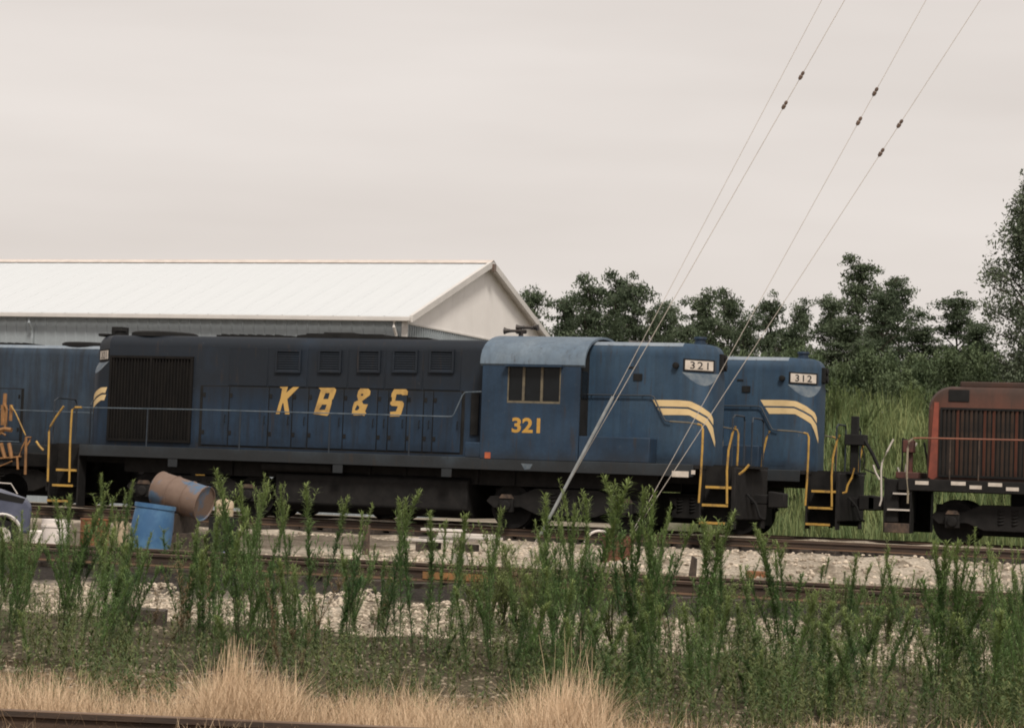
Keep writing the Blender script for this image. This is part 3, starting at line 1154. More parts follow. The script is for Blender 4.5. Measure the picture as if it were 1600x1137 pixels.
        o = link_mesh('cab_number', tm, cabws[0 if s < 0 else 1])
        if s < 0: o.matrix_local = Matrix.Translation((x0, -HW - .004, z0)) @ Matrix.Rotation(PI / 2, 4, 'X')
        else: o.matrix_local = Matrix.Translation((x1, HW + .004, z0)) @ Matrix.Rotation(PI, 4, 'Z') @ Matrix.Rotation(PI / 2, 4, 'X')
    # boxes on the walkway either side of the cab
    for s in (-1, 1):
        x1, z1 = Ln(1015, 684)
        mb = MB()
        mb.box(XCAB1 + .002, x1, s * (HH + .03), s * (HW - .02), DECK, z1)
        P(mb, 'battery_box', M_blue, bevel=.02)
        x0, z1 = Ln(726, 690)
        mb = MB()
        mb.box(x0, XCAB0 - .002, s * (HH + .03), s * (HW - .02), DECK, z1)
        P(mb, 'step_box', M_blue, bevel=.02)
        xa, z0 = Lh(735, 680)
        xb, z1 = Lh(750, 614)
        mb = MB()
        mb.box(xa, xb, s * (HH + .022), s * (HH + .05), z0, z1)
        P(mb, 'sand_box', M_sootshade, bevel=.01)
    if lettering:
        x, z = Ln(762, 711)
        mb = MB()
        mb.box(x - .07, x + .07, -HW - .012, -HW - .004, z - .07, z + .07)
        P(mb, 'fuel_tag', simple('orange_red_paint', (0.42, .10, .04), (.3, .07, .03), 8), smooth=False)
        x, z = Ln(1063, 740)
        mb = MB()
        mb.box(x - .19, x + .19, -HW - .014, -HW - .003, z - .07, z + .06)
        mb.box(x + .25, x + .34, -HW - .014, -HW - .003, z + .0, z + .09)
        P(mb, 'sill_plate', M_white, smooth=False)
        x, z = Ln(823, 728)
        mb = MB()
        mb.add([(x - .14, -HW - .004, z + .06), (x - .05, -HW - .004, z - .08), (x + .08, -HW - .004, z - .06), (x + .14, -HW - .004, z + .05)], [(0, 1, 2, 3)])
        P(mb, 'scuff', M_patch, smooth=False)
        LT = {
            'K': [[(120, 95), (205, 95), (188, 155), (258, 97), (322, 97), (212, 208), (198, 222), (222, 380), (175, 380), (158, 265), (148, 265), (118, 378), (78, 378), (128, 215), (145, 115), (125, 105)]],
            'B': [[(525, 105), (690, 105), (707, 122), (703, 150), (678, 215), (662, 235), (660, 265), (630, 380), (612, 397), (468, 377), (480, 350), (548, 130)],
                  [(595, 160), (640, 160), (625, 222), (572, 222)], [(560, 280), (610, 280), (590, 335), (528, 335)]],
            '&': [[(960, 112), (1045, 115), (1065, 140), (1060, 180), (975, 245), (990, 275), (1038, 278), (1008, 350), (1022, 372), (1000, 397), (975, 388), (890, 392), (870, 370), (880, 300), (895, 255), (937, 235), (925, 190), (937, 140)],
                  [(968, 168), (992, 168), (986, 187), (962, 187)], [(925, 285), (948, 300), (945, 325), (922, 342), (900, 335)]],
            'S': [[(1310, 120), (1435, 120), (1455, 140), (1450, 182), (1395, 182), (1388, 172), (1335, 172), (1322, 240), (1395, 243), (1412, 265), (1410, 290), (1380, 390), (1365, 402), (1266, 402), (1270, 355), (1330, 350), (1350, 297), (1285, 292), (1270, 275), (1285, 165)]],
        }
        for ch, loops in LT.items():
            lp = [[Lh(420 + x / 6.667, 590 + y / 6.667) for x, y in l] for l in loops]
            me = poly_mesh(lp, M_letter, 'letter')
            o = link_mesh('letter', me, root)
            o.matrix_local = Matrix.Translation((0, -HH - .030, 0)) @ Matrix.Rotation(PI / 2, 4, 'X')
    # ---- handrails
    yr = HW - .03
    for s in (-1, 1):
        pts = [(128, 636.3), (300, 639.5), (500, 645), (700, 650.5), (706, 650), (709, 646), (722, 617), (726, 612.5), (752, 611.5)]
        mb = MB()
        mb.tube([(x, s * yr, z) for x, z in (Ln(*p) for p in pts)], .0145, 6)
        P(mb, 'handrail', M_rail_b)
        mb = MB()
        zt_ = lambda x: Ln(128, 636.3)[1]
        for k in (230, 375, 515, 640):
            x, z = Ln(k, 636.3 + (k - 128) * .0248)
            mb = MB()
            mb.tube([(x, s * yr, DECK), (x, s * yr, z)], .018, 6)
            P(mb, 'stanchion', M_dkrail)
        yh = HH + .07
        pts = [(908, 616.5), (1018, 618), (1023, 620), (1036, 648), (1041, 657), (1050, 659)]
        mb = MB()
        mb.tube([(x, s * yh, z) for x, z in (Lh(*p) for p in pts)], .018, 6)
        mb.tube([(Lh(925, 617)[0], s * HH, Lh(925, 617)[1]), (Lh(925, 617)[0], s * yh, Lh(925, 617)[1])], .015, 5)
        mb.tube([(Lh(1005, 617)[0], s * HH, Lh(1005, 618)[1]), (Lh(1005, 617)[0], s * yh, Lh(1005, 618)[1])], .015, 5)
        P(mb, 'handrail', M_dkrail)
        mb = MB()
        mb.tube([(x, s * yr, z) for x, z in (Ln(*p) for p in [(1046, 658), (1075, 660), (1092, 663)])], .020, 6)
        P(mb, 'handrail', M_sash)
        for pts in ([(1090, 662.5), (1096, 664), (1098.5, 670), (1097.5, 700), (1095, 745), (1092, 785)], [(1150, 666), (1145, 676), (1138.5, 703), (1136, 735), (1136, 787)],
                    [(100, 634.5), (88, 651), (79, 666), (77, 674), (76.5, 700), (75, 752)], [(128, 636.3), (118, 636.3), (113, 640), (111.5, 660), (110, 690), (108.5, 753)]):
            mb = MB()
            mb.tube([(x, s * (HW + .01), z) for x, z in (Ln(*p) for p in pts)], .026, 7)
            P(mb, 'grab_post', M_yel)
        # steps: dark wells with yellow edges
        for rows, xw in (([(1103, 760), (1097.5, 788), (1093, 815.5)], 39), ([(88, 733), (82, 757), (74, 781)], 31)):
            xa = Ln(rows[2][0], rows[2][1])[0]
            xb = Ln(rows[0][0] + xw, rows[0][1])[0]
            zb_, zt2 = Ln(*rows[2])[1], DECK
            mb = MB()
            mb.box(xa, xb, s * (HW - .42), s * (HW - .40), zb_ - .05, zt2 - .01)
            for xx in (xa - .04, xb):
                mb.box(xx, xx + .04, s * (HW - .40), s * (HW - .06), zb_ - .12, zt2 - .01)
            st = P(mb, 'step_well', M_black, smooth=False)
            for r in rows:
                x0, z0 = Ln(*r)
                x1 = Ln(r[0] + xw, r[1])[0]
                q = MB()
                q.box(x0, x1, s * (HW - .38), s * (HW - .02), z0 - .03, z0 - .005)
                q.build('step', M_black, st, smooth=False)
                q = MB()
                q.box(x0 - .01, x1 + .01, s * (HW - .018), s * (HW + .004), z0 - .032, z0 + .022)
                q.build('step_edge', M_yel, st, smooth=False)
        # cut lever
    for e in (-1, 1):
        mb = MB()
        xe_ = e * HL
        mb.box(xe_ - e * .10, xe_, -1.45, 1.45, .42, DECK - .03)
        P(mb, 'pilot', M_black, bevel=.03)
        mb = MB()
        mb.box(xe_ - e * .7, xe_ + e * .18, -.75, .75, DECK - .035, DECK + .02)
        P(mb, 'end_step', M_black, smooth=False)
        mb = MB()
        mb.box(xe_, xe_ + e * .42, -.10, .10, .78, 1.0)
        mb.prism([(xe_ + e * .42, .70), (xe_ + e * .80, .72), (xe_ + e * .80, 1.04), (xe_ + e * .42, 1.08)], -.19, .19)
        P(mb, 'coupler', M_black, bevel=.03)
        # multiple-unit stand and end railing
        if stand and e > 0:
            mb = MB()
            mb.box(xe_ - e * .02, xe_ + e * .16, -.28, -.12, DECK - .1, DECK + 1.36)
            mb.box(xe_ - e * .14, xe_ + e * .34, -.42, .06, DECK + .66, DECK + .92)
            P(mb, 'control_stand', M_sootshade, bevel=.02)
            mb = MB()
            mb.tube([(xe_ + .3, -.35, DECK + .85), (xe_ + .55, -.35, DECK + .45), (xe_ + .72, -.35, DECK + .1)], .045, 6)
            P(mb, 'brace', M_sootshade)
            mb = MB()
            mb.tube([(xe_ + .26, -.3, DECK + .7), (xe_ + .33, -.3, DECK + .45), (xe_ + .34, -.3, DECK + .1), (xe_ + .9, -.3, DECK - .12)], .02, 6)
            P(mb, 'chain', M_sootshade)
        for s in (-1, 1):
            mb = MB()
            mb.tube([(xe_ - e * .12, s * 1.38, DECK), (xe_ - e * .12, s * 1.38, DECK + 1.05), (xe_ - e * .12, s * 1.2, DECK + 1.12), (xe_ - e * .12, s * .42, DECK + 1.12), (xe_ - e * .12, s * .34, DECK + 1.02), (xe_ - e * .12, s * .34, DECK)], .022, 6)
            P(mb, 'end_railing', M_dkrail)
            if e < 0 and not lettering: continue
            if s > 0: continue
            mb = MB()
            if stand:
                mb.tube([(xe_ + e * .34, s * 1.46, DECK + .10), (xe_ + e * .30, s * 1.46, DECK - .12), (xe_ + e * .20, s * 1.46, DECK - .30), (xe_ + e * .17, s * 1.46, DECK - .47), (xe_ + e * .08, s * 1.46, DECK - .50)], .026, 6)
            else:
                mb.tube([(xe_ + e * .30, s * 1.46, DECK + .04), (xe_ + e * .20, s * 1.46, DECK - .08), (xe_ + e * .08, s * 1.46, DECK - .18)], .028, 6)
            P(mb, 'cut_lever', M_yel)
            mb = MB()
            mb.tube([(xe_ + e * .02, s * .5, 1.0), (xe_ + e * .22, s * .5, .8), (xe_ + e * .32, s * .48, .5), (xe_ + e * .4, s * .4, .45)], .03, 6)
            P(mb, 'air_hose', M_sootshade)
    # ---- horn
    zt = zc
    xa = Lc(814, 520)[0]
    mb = MB()
    mb.tube([(xa, 0, zt - .03), (xa, 0, zt + .10)], .06, 8)
    mb.tube([(xa - .06, -.12, zt + .10), (xa + .08, .10, zt + .12)], .05, 7)
    hb = P(mb, 'horn_bracket', M_horn)
    for (x0, y, z, dx, L_, R) in ((xa + .05, -.12, zt + .12, -1, .42, .085), (xa + .30, .02, zt + .21, -1, .42, .075), (xa - .02, .12, zt + .22, 1, .40, .08)):
        q = MB()
        q.lathe((x0, y, z), (dx, 0, 0), [(0, .04), (.05, .045), (.06, .03), (L_ * .6, .035), (L_ * .85, .055), (L_, R), (L_ + .005, R * .6)], 14)
        q.build('horn_trumpet', M_horn, hb)
    return root


L321 = road_loco('321', 'nearer dirty blue diesel locomotive lettered in yellow with cab number 321', (XC, YC, 0), lettering=True)
# 312 stands on the next track, its right end further along
x312 = U(1311, 746, YC2 - HW).x
L312 = road_loco('312', 'blue diesel locomotive with white number board 312 standing behind the nearer one', (x312 - HL, YC2, 0), stand=True)
xl = x312 - 2 * HL - 1.5
road_loco('316', 'plain faded blue locomotive behind the yellow steps at the left end', (xl - HL, YC2, 0), PI, plain=True)


# ------------------------------------------------------------------ red switcher at the right
def switcher():
    YN2 = YC2 - HW
    YH2 = YC2 - .86
    hw = .86
    p0 = U(1380, 750, YN2)
    root = empty('switcher_locomotive', (p0.x, YC2, 0))
    tag(root, 'rusty red switcher locomotive with a slatted radiator side at the right edge', 'locomotive')
    P = lambda mb, name, mat, **k: mb.build(name, mat, root, **k)
    A = lambda px, py: (U(px, py, YN2).x - p0.x, U(px, py, YN2).z)
    H = lambda px, py: (U(px, py, YH2).x - p0.x, U(px, py, YH2).z)
    M_rr = loco_paint('rusty_red_paint', (0.095, 0.036, 0.024), dirt=(.036, .024, .019), soot=3.35, amount=.5, fade=(0.15, .055, .034))
    dz = A(1440, 748)[1]
    zb = dz - .28
    xh = H(1448, 680)[0]
    xs_ = H(1466, 680)[0]
    zr = H(1480, 603)[1]
    LEN = 13.0
    mb = MB()
    mb.box(.35, LEN, -HW, HW, zb, dz)
    P(mb, 'frame', M_black, bevel=.02)
    mb = MB()
    mb.box(.0, .35, -1.4, 1.4, .45, dz - .02)
    P(mb, 'pilot', M_black, bevel=.03)
    mb = MB()
    mb.box(-.45, 0, -.1, .1, .78, 1.0)
    mb.prism([(-.85, .70), (-.45, .72), (-.45, 1.04), (-.85, 1.08)], -.19, .19)
    P(mb, 'coupler', M_black, bevel=.03)
    # hood: nose rounded in side view, rounded roof edges
    r = .55
    prof = []
    for i in range(9):
        a = PI / 2 * i / 8
        prof.append((xh + r - r * math.cos(a), zr - r + r * math.sin(a)))
    mb = MB()
    rr_ = .16
    ins = [(0, rr_), (rr_ * .3, rr_ * .3), (rr_, 0)]
    # side-view outline extruded across, with chamfered long edges
    out = [(xh, dz)] + prof + [(LEN - 3.2, zr), (LEN - 3.2, dz)]
    rows = []
    for (yy, sh) in ((-hw, rr_), (-hw + .05, .05), (-hw + .18, 0), (hw - .18, 0), (hw - .05, .05), (hw, rr_)):
        rows.append([(x + (sh if i <= 9 else 0), yy, z - (sh if 1 < i < len(out) - 1 else 0)) for i, (x, z) in enumerate(out)])
    k = len(out)
    vs = [p for q in rows for p in q]
    fs = [(i * k + j, i * k + j + 1, (i + 1) * k + j + 1, (i + 1) * k + j) for i in range(5) for j in range(k - 1)]
    fs += [tuple(range(k)), tuple(range(6 * k - 1, 5 * k - 1, -1))]
    mb.add(vs, fs)
    hood = P(mb, 'hood', M_rr)
    for s in (-1, 1):
        mb = MB()
        ys = s * hw
        zt = H(1456, 628)[1]
        pts = [(xh + .06, dz + .06), (xh + .14, dz + .01), (xs_ - .08, dz + .01), (xs_, dz + .07), (xs_, zt), (xh + .16, zt)]
        mb.prism(pts, ys + s * .002, ys + s * .012)
        P(mb, 'nose_strip', M_red, smooth=False)
        # radiator shutters: each slat its own piece
        xa, xb = xs_ + .04, xs_ + 5.2
        z0, z1 = dz + .07, H(1500, 637)[1]
        mb = MB()
        mb.box(xa, xb, ys + s * .001, ys + s * .006, z0, z1)
        for (p, q, u, w) in ((xa, xb, z0, z0 + .05), (xa, xb, z1 - .05, z1), (xa, xa + .05, z0 + .05, z1 - .05), (xb - .05, xb, z0 + .05, z1 - .05)):
            mb.box(p, q, ys + s * .006, ys + s * .06, u, w)
        g = P(mb, 'radiator_grille', M_sootshade, smooth=False)
        mats = [simple('shutter_brown', (.040, .026, .019), (.022, .016, .013), 4, .8), simple('shutter_rust', (.062, .034, .022), (.030, .020, .015), 4, .8), simple('shutter_dark', (.030, .021, .017), (.018, .014, .012), 4, .8), M_rr]
        sl = []
        for mt in mats:
            q = MB()
            q.add([(-.035, ys + s * .02, z0 + .05), (.03, ys + s * .055, z0 + .05), (.03, ys + s * .055, z1 - .05), (-.035, ys + s * .02, z1 - .05), (-.03, ys + s * .012, z0 + .05), (.035, ys + s * .047, z0 + .05), (.035, ys + s * .047, z1 - .05), (-.03, ys + s * .012, z1 - .05)],
                  [(0, 1, 2, 3), (7, 6, 5, 4), (0, 4, 5, 1), (3, 2, 6, 7), (1, 5, 6, 2), (0, 3, 7, 4)])
            sl.append(q.mesh('shutter_slat', mt, smooth=False))
        rg = random.Random(5)
        x = xa + .10
        while x < xb - .09:
            link_mesh('shutter_slat', rg.choice(sl), g, (x, 0, 0))
            x += .105
        xa, z0 = H(1482, 627)
        xb, z1 = H(1515, 609)
        mb = MB()
        mb.box(xa, xb, ys + s * .002, ys + s * .02, z0, z1)
        P(mb, 'number_board', M_sootshade, bevel=.01)
        mb = MB()
        pts = [A(*p) for p in [(1418, 786), (1418.5, 765), (1416.5, 742), (1418, 700), (1420, 690), (1427, 684.5), (1440, 684), (1600, 687.5), (1700, 690)]]
        mb.tube([(x, s * (HW - .02), z) for x, z in pts[:6]], .026, 6)
        P(mb, 'grab_post', M_sashl)
        mb = MB()
        mb.tube([(x, s * (HW - .02), z) for x, z in pts[5:]], .022, 6)
        P(mb, 'handrail', simple('red_handrail', (.25, .10, .06), (.18, .07, .045), 5))
        for kx in (1485, 1530, 1640):
            x, z = A(kx, 685)
            mb = MB()
            mb.tube([(x, s * (HW - .02), dz), (x, s * (HW - .02), z)], .018, 5)
            P(mb, 'stanchion', M_rusty)
        mb = MB()
        pts = [A(*p) for p in [(1396, 686), (1392, 693), (1386, 705), (1378, 722), (1376.5, 735), (1377, 780), (1374, 790)]]
        mb.tube([(x, s * (HW - .02), z) for x, z in pts], .022, 6)
        P(mb, 'grab_post', M_wire)
        mb = MB()
        pts = [A(*p) for p in [(1364.5, 726), (1368, 738), (1374, 749)]]
        mb.tube([(x, s * (HW - .02), z) for x, z in pts], .024, 6)
        P(mb, 'cut_lever', M_wire)
        # steps
        mb = MB()
        xa, z_ = A(1381, 832)
        xb = A(1420, 832)[0]
        z0, z1 = A(1400, 832)[1], A(1400, 817)[1]
        mb.box(xa, xb, s * (HW - .45), s * (HW - .42), z0, dz - .02)
        mb.box(xa - .03, xa, s * (HW - .42), s * (HW - .03), z0, dz - .02)
        mb.box(xb, xb + .03, s * (HW - .42), s * (HW - .03), z0, dz - .02)
        st = P(mb, 'step_well', M_black, smooth=False)
        q = MB()
        q.box(xa, xb, s * (HW - .40), s * (HW + .0), z0, z1)
        q.build('step', M_rusty, st, bevel=.01)
        for (a_, b_, y_) in ((1395, 1420, 770), (1386, 1421, 795)):
            q = MB()
            q.box(A(a_, y_)[0], A(b_, y_)[0], s * (HW - .38), s * (HW - .01), A(a_, y_)[1] - .025, A(a_, y_)[1] + .012)
            q.build('step', M_wire, st, smooth=False)
        for (a_, b_, y_) in ((1430, 1451, 754), (1486, 1509, 755), (1515, 1534, 761), (1544, 1566, 757), (1572, 1592, 764)):
            mb = MB()
            x0, z0 = A(a_, y_ + 2.5)
            x1, z1 = A(b_, y_ - 2.5)
            mb.box(x0, x1, s * (HW + .002), s * (HW + .012), z0, z1)
            P(mb, 'reflector', M_white, smooth=False)
        for (px_, w_, h_, mt) in ((1402, 8, 45, M_rusty), (1370 + 57, 5, 60, M_sootshade)):
            pass
    # end platform fittings
    mb = MB()
    x, z = A(1410, 690)
    mb.box(x - .04, x + .06, -.5, -.42, dz, dz + .95)
    mb.box(x - .16, x + .10, -.62, -.36, dz + .62, dz + .92)
    mb.box(x - .3, x + .25, -.7, .7, dz, dz + .16)
    P(mb, 'control_stand', simple('dark_red', (.10, .03, .022), (.05, .02, .015), 5), bevel=.02)
    mb = MB()
    mb.tube([(.05, 1.3, dz), (.05, 1.3, dz + .95), (.05, .5, dz + .98), (.05, .5, dz)], .022, 6)
    mb.tube([(.5, .9, dz + .9), (.62, .7, dz + .5), (.7, .6, dz)], .025, 6)
    P(mb, 'end_railing', M_sootshade)
    # roof hatch, cab beyond the frame
    xa = H(1497, 600)[0]
    mb = MB()
    mb.box(xa, LEN - 3.4, -.6, .6, zr - .02, zr + .13)
    P(mb, 'roof_hatch', M_rr, bevel=.04)
    mb = MB()
    mb.box(LEN - 3.2, LEN - .6, -HW + .05, HW - .05, dz, zr + .25)
    cb = P(mb, 'cab', M_rr, bevel=.05)
    for s in (-1, 1):
        q = MB()
        q.box(LEN - 2.7, LEN - 1.1, s * (HW - .05), s * (HW - .035), dz + 1.1, dz + 1.9)
        q.build('window', M_glass, cb, smooth=False)
    truck(root, 3.0)
    truck(root, LEN - 3.0)


switcher()


# ------------------------------------------------------------------ orange track machine coupled at the far left
def track_machine():
    YF = YC - 1.35
    p0 = U(0, 720, YF)
    root = empty('track_machine', (p0.x, YC, 0))
    tag(root, 'orange railed end of a track machine at the left edge', 'track machine')
    A = lambda px, py: (U(px, py, YF).x - p0.x, U(px, py, YF).z)
    y = -1.35

    def tube(name, pts, r, mat=M_orange, yy=y, n=6):
        q = MB()
        q.tube([(x, yy, z) for x, z in (A(*p) for p in pts)], r, n)
        return q.build(name, mat, root)

    mb = MB()
    mb.box(-6, A(38, 730)[0], -1.3, 1.3, 1.0, 1.35)
    mb.build('frame', M_black, root, bevel=.03)
    mb = MB()
    mb.box(-6, -2.6, -1.2, 1.2, 1.36, 3.3)
    cb = mb.build('cab', M_orange, root, bevel=.06)
    q = MB()
    q.box(-4.6, -3.0, -1.215, -1.2, 2.2, 3.0)
    q.build('window', M_glass, cb, smooth=False)
    mb = MB()
    mb.box(-5.5, -.5, -1.0, 1.0, .95, 1.0)
    for ax in (-4.6, -.9):
        for s in (-1, 1): mb.lathe((ax, s * .68, .40), (0, s, 0), [(-.03, .43), (0, .43), (.004, .4), (.12, .39), (.12, .1)], 20)
        mb.lathe((ax, -.7, .4), (0, 1, 0), [(0, .06), (1.4, .06)], 8)
    mb.build('wheel', M_black, root)
    tube('cylinder', [(1, 664), (1.5, 632)], .085, yy=-1.2)
    tube('cylinder', [(2, 634), (3, 614)], .05, yy=-1.2)
    tube('cylinder', [(13, 657), (14.5, 632)], .045, yy=-1.25)
    tube('hose', [(5, 632), (9, 638), (8, 655), (6, 668), (2, 676)], .03, yy=-1.30)
    tube('arm', [(-4, 673), (8, 670), (18, 671.5)], .06)
    tube('arm', [(-4, 680), (3, 676), (9, 680)], .03)
    tube('guard_rail', [(17, 633), (24, 644), (32, 662), (40, 680)], .016, M_yel)
    tube('guard_rail', [(-6, 689), (12, 689), (30, 690)], .014, M_rail_b)
    tube('leg', [(2, 692), (4, 703), (8, 716)], .05)
    tube('leg', [(14, 692), (16, 702), (18, 716)], .05)
    tube('guard_rail', [(-4, 716), (18, 714.5), (33, 713)], .022)
    tube('post', [(41, 682), (40.5, 700), (39.5, 741)], .034)
    tube('post', [(27, 714), (28, 733)], .03)
    tube('brace', [(40.5, 683), (49, 683), (46, 690), (41, 698)], .022)
    tube('brace', [(40, 688), (34, 700), (30, 712)], .02)
    tube('brace', [(-3, 729), (8, 725), (19, 720)], .018)


track_machine()


# ------------------------------------------------------------------ barrels and other junk beside the middle track
def gz(p): return ground_z(p[0], p[1])


def drum_mesh(mat, r=.29, h=.88, open_top=False, name='drum'):
    mb = MB()
    pf = [(0, r * .93), (0, r + .008), (.02, r + .008), (.03, r), (h * .32, r), (h * .335, r + .013), (h * .35, r), (h * .65, r), (h * .665, r + .013), (h * .68, r), (h - .03, r), (h - .02, r + .010), (h, r + .010), (h, r - .005), (h - .02, r - .012)]
    mb.lathe((0, 0, 0), (0, 0, 1), pf, 28)
    return mb.mesh(name, mat)


def rust_paint(name, rust, rust2, paint, lo=.5, hi=.58, scale=2.2, rough=.7):
    M, t, b = nodes(name)
    v = coords(t)
    n1 = noise(t, v, scale, 6, .6)
    n2 = noise(t, v, 9, 4)
    c = mix(t, ramp(t, n1, [(lo, (0, 0, 0)), (hi, (1, 1, 1))]), mix(t, n2, rust, rust2), paint)
    t.links.new(c, b.inputs['Base Color'])
    b.inputs['Roughness'].default_value = rough
    bump(t, b, n2, .2, .01)
    return M


DJ = 32.0                       # distance of the junk row
M_bluep = rust_paint('blue_plastic', (.030, .095, .205), (.04, .12, .25), (.07, .17, .30), .45, .62, 3, .6)
pb = UD(236, 32.3)
bl = MB()
hb_, rb_ = .80, .285
bl.lathe((0, 0, 0), (0, 0, 1), [(0, rb_ * .86), (.04, rb_ * .95), (.16, rb_ * .99), (.30, rb_ * 1.03), (.50, rb_ * 1.03), (.66, rb_ * .99), (.74, rb_ * .96), (.745, rb_ * 1.02), (hb_, rb_ * 1.02), (hb_, rb_ * .93), (.62, rb_ * .92), (.3, rb_ * .9)], 32)
barrel = bl.build('barrel', M_bluep)
ptop = UD(236, 32.3, py=788)
barrel.location = (pb.x, pb.y, ptop.z - hb_ + .01)
barrel.rotation_euler = (math.radians(-3), math.radians(5), 0)
tag(barrel, 'bright blue open plastic barrel standing among weeds', 'barrel')

# tilted drum on a stack of old timbers
M_drum = rust_paint('rusty_blue_drum', (.115, .075, .056), (.19, .13, .10), (.07, .115, .18), .52, .60, 2.7)
c0, c1 = UD(249, 35.2, py=763), UD(329, 34.8, py=790)
axd = (c1 - c0).normalized()
dr = bpy.data.objects.new('drum', drum_mesh(M_drum, .265, .85))
COL.objects.link(dr)
q = Vector((0, 0, 1)).rotation_difference(axd)
dr.rotation_euler = q.to_euler()
dr.location = c0
tag(dr, 'rusty steel drum with blue paint patches lying tilted on dark timbers', 'drum')
rj = random.Random(3)
ts = UD(285, 35.0)
zt_ = gz(ts)
tm_ = MB()
tm_.box(-1.15, 1.15, -.115, .115, 0, .17)
tmesh = tm_.mesh('timber', M_tie, smooth=False)
ztop = min(c0.z, c1.z) - .32
k = 0
lab = ['lowest old dark timber left of the tilted drum stack', 'lowest old dark timber in the middle of the stack', 'lowest old dark timber at the back of the stack', 'upper old dark timber lying under the tilted drum', 'upper old dark timber at the back under the drum', 'topmost short dark timber propping the high end of the drum']
lays = [(0, -.26, 0), (0, 0, 0), (0, .26, 0), (.1, -.14, 1), (-.05, .14, 1)]
for (dx, dy, lv) in lays:
    o = link_mesh('timber', tmesh, None, (ts.x + dx - .05, ts.y + dy, zt_ + lv * .172 - .01), (0, 0, rj.uniform(-.05, .05) + .0), (.62, 1, 1))
    tag(o, lab[k], 'timber', 'old timbers stacked under the rusty drum')
    k += 1
lowz = zt_ + 2 * .172 - .01
o = link_mesh('timber', tmesh, None, (c0.x + .32, c0.y + .05, lowz), (0, 0, PI / 2 + .05), (.35, 1.1, max(.25, (c0.z + .32 * axd.z / max(axd.x, .1) - .29 - lowz) / .17)))
tag(o, lab[5], 'timber', 'old timbers stacked under the rusty drum')


def bucket(px, depth, pyt, w, h, mat, label, name='bucket', tilt=0, cat='bucket', loc=None, lidded=False):
    mb = MB()
    r = w / 2
    mb.lathe((0, 0, 0), (0, 0, 1), [(0, r * .85), (.01, r * .88), (h * .8, r * .98), (h * .8, r * 1.04), (h * .86, r * 1.04), (h * .86, r * .99), (h, r), (h, r * .94), (h - .02 if lidded else h * .3, r * .9)], 22)
    o = mb.build(name, mat)
    hd = MB()
    hd.tube([(r * 1.0 * math.cos(a), -r * .55 * math.sin(a) - .01, h * .84 - r * .9 * math.sin(a)) for a in [PI * i / 10 for i in range(11)]], .006, 4)
    hd.build('handle', M_wire, o)
    p = UD(px, depth, py=pyt)
    o.location = loc or (p.x, p.y, p.z - h)
    o.rotation_euler = (0, tilt, 0)
    return tag(o, label, cat)


M_plw = rust_paint('white_plastic', (.70, .63, .58), (.78, .71, .67), (.84, .78, .75), .4, .6, 3, .5)
M_tan = rust_paint('tan_plastic', (.40, .31, .20), (.46, .36, .25), (.50, .40, .29), .4, .6, 5, .6)
M_keg = rust_paint('orange_brown_rust', (.22, .085, .03), (.15, .07, .035), (.34, .11, .03), .52, .62, 4)
M_redrust = rust_paint('red_rust', (.13, .045, .025), (.09, .035, .022), (.17, .055, .03), .5, .6, 3)
p = UD(88, 32.6)
bucket(88, 32.6, 811, .40, UD(88, 32.6, py=811).z - gz(p) + .01, M_plw, 'tall white plastic bucket beside the orange-brown keg', lidded=True)
p = UD(66, 33.4)
mb = MB()
h = UD(66, 33.4, py=818).z - gz(p)
mb.box(-.14, .14, -.12, .12, 0, h * .35)
mb.box(-.10, .16, -.12, .12, h * .37, h * .8)
o = mb.build('block', M_plw, loc=(p.x, p.y, gz(p)), bevel=.02)
tag(o, 'chalky broken concrete block left of the white bucket', 'block')
p = UD(152, 33.0)
hk = UD(152, 33, py=811).z - gz(p) + .01
kg = bpy.data.objects.new('keg', drum_mesh(M_keg, .205, hk))
COL.objects.link(kg)
kg.location = (p.x, p.y, gz(p))
tag(kg, 'small orange-brown rusted keg between white and tan buckets', 'keg')
p = UD(189, 33.4)
bucket(189, 33.4, 814, .22, UD(189, 33.4, py=814).z - gz(p) + .02, M_tan, 'narrow tan bucket left of the blue barrel')
# pale jug on the timbers
jm = MB()
jm.lathe((0, 0, 0), (0, 0, 1), [(0, .12), (.01, .135), (.10, .14), (.105, .13), (.12, .13), (.125, .14), (.20, .138), (.235, .12), (.255, .08), (.258, .03), (.27, .03)], 20)
p = UD(350, 34.4, py=807)
jg = jm.build('jug', M_tan, loc=(p.x, p.y, p.z))
tag(jg, 'pale round jug at the low end of the tilted drum', 'jug')
mb = MB()
mb.box(-.17, .17, -.16, .16, 0, 1)
cz = gz(p)
o = mb.build('crate', M_sootshade, loc=(p.x, p.y, cz), bevel=.01)
o.scale = (1, 1, p.z - cz)
tag(o, 'dark wooden crate under the pale jug', 'crate')

# discarded blue panel
mb = MB()
mb.box(-.30, .30, -.18, .18, 0, .012)
mb.box(-.30, .30, -.20, -.181, -.006, .02)
p = UD(372, 31.5, py=856)
o = mb.build('panel', simple('blue_panel', (.14, .17, .30), (.09, .11, .2), 4), loc=(p.x, p.y, gz(p) + .10))
o.rotation_euler = (math.radians(14), math.radians(9), .1)
tag(o, 'small blue panel lying on the gravel right of the barrels', 'panel')

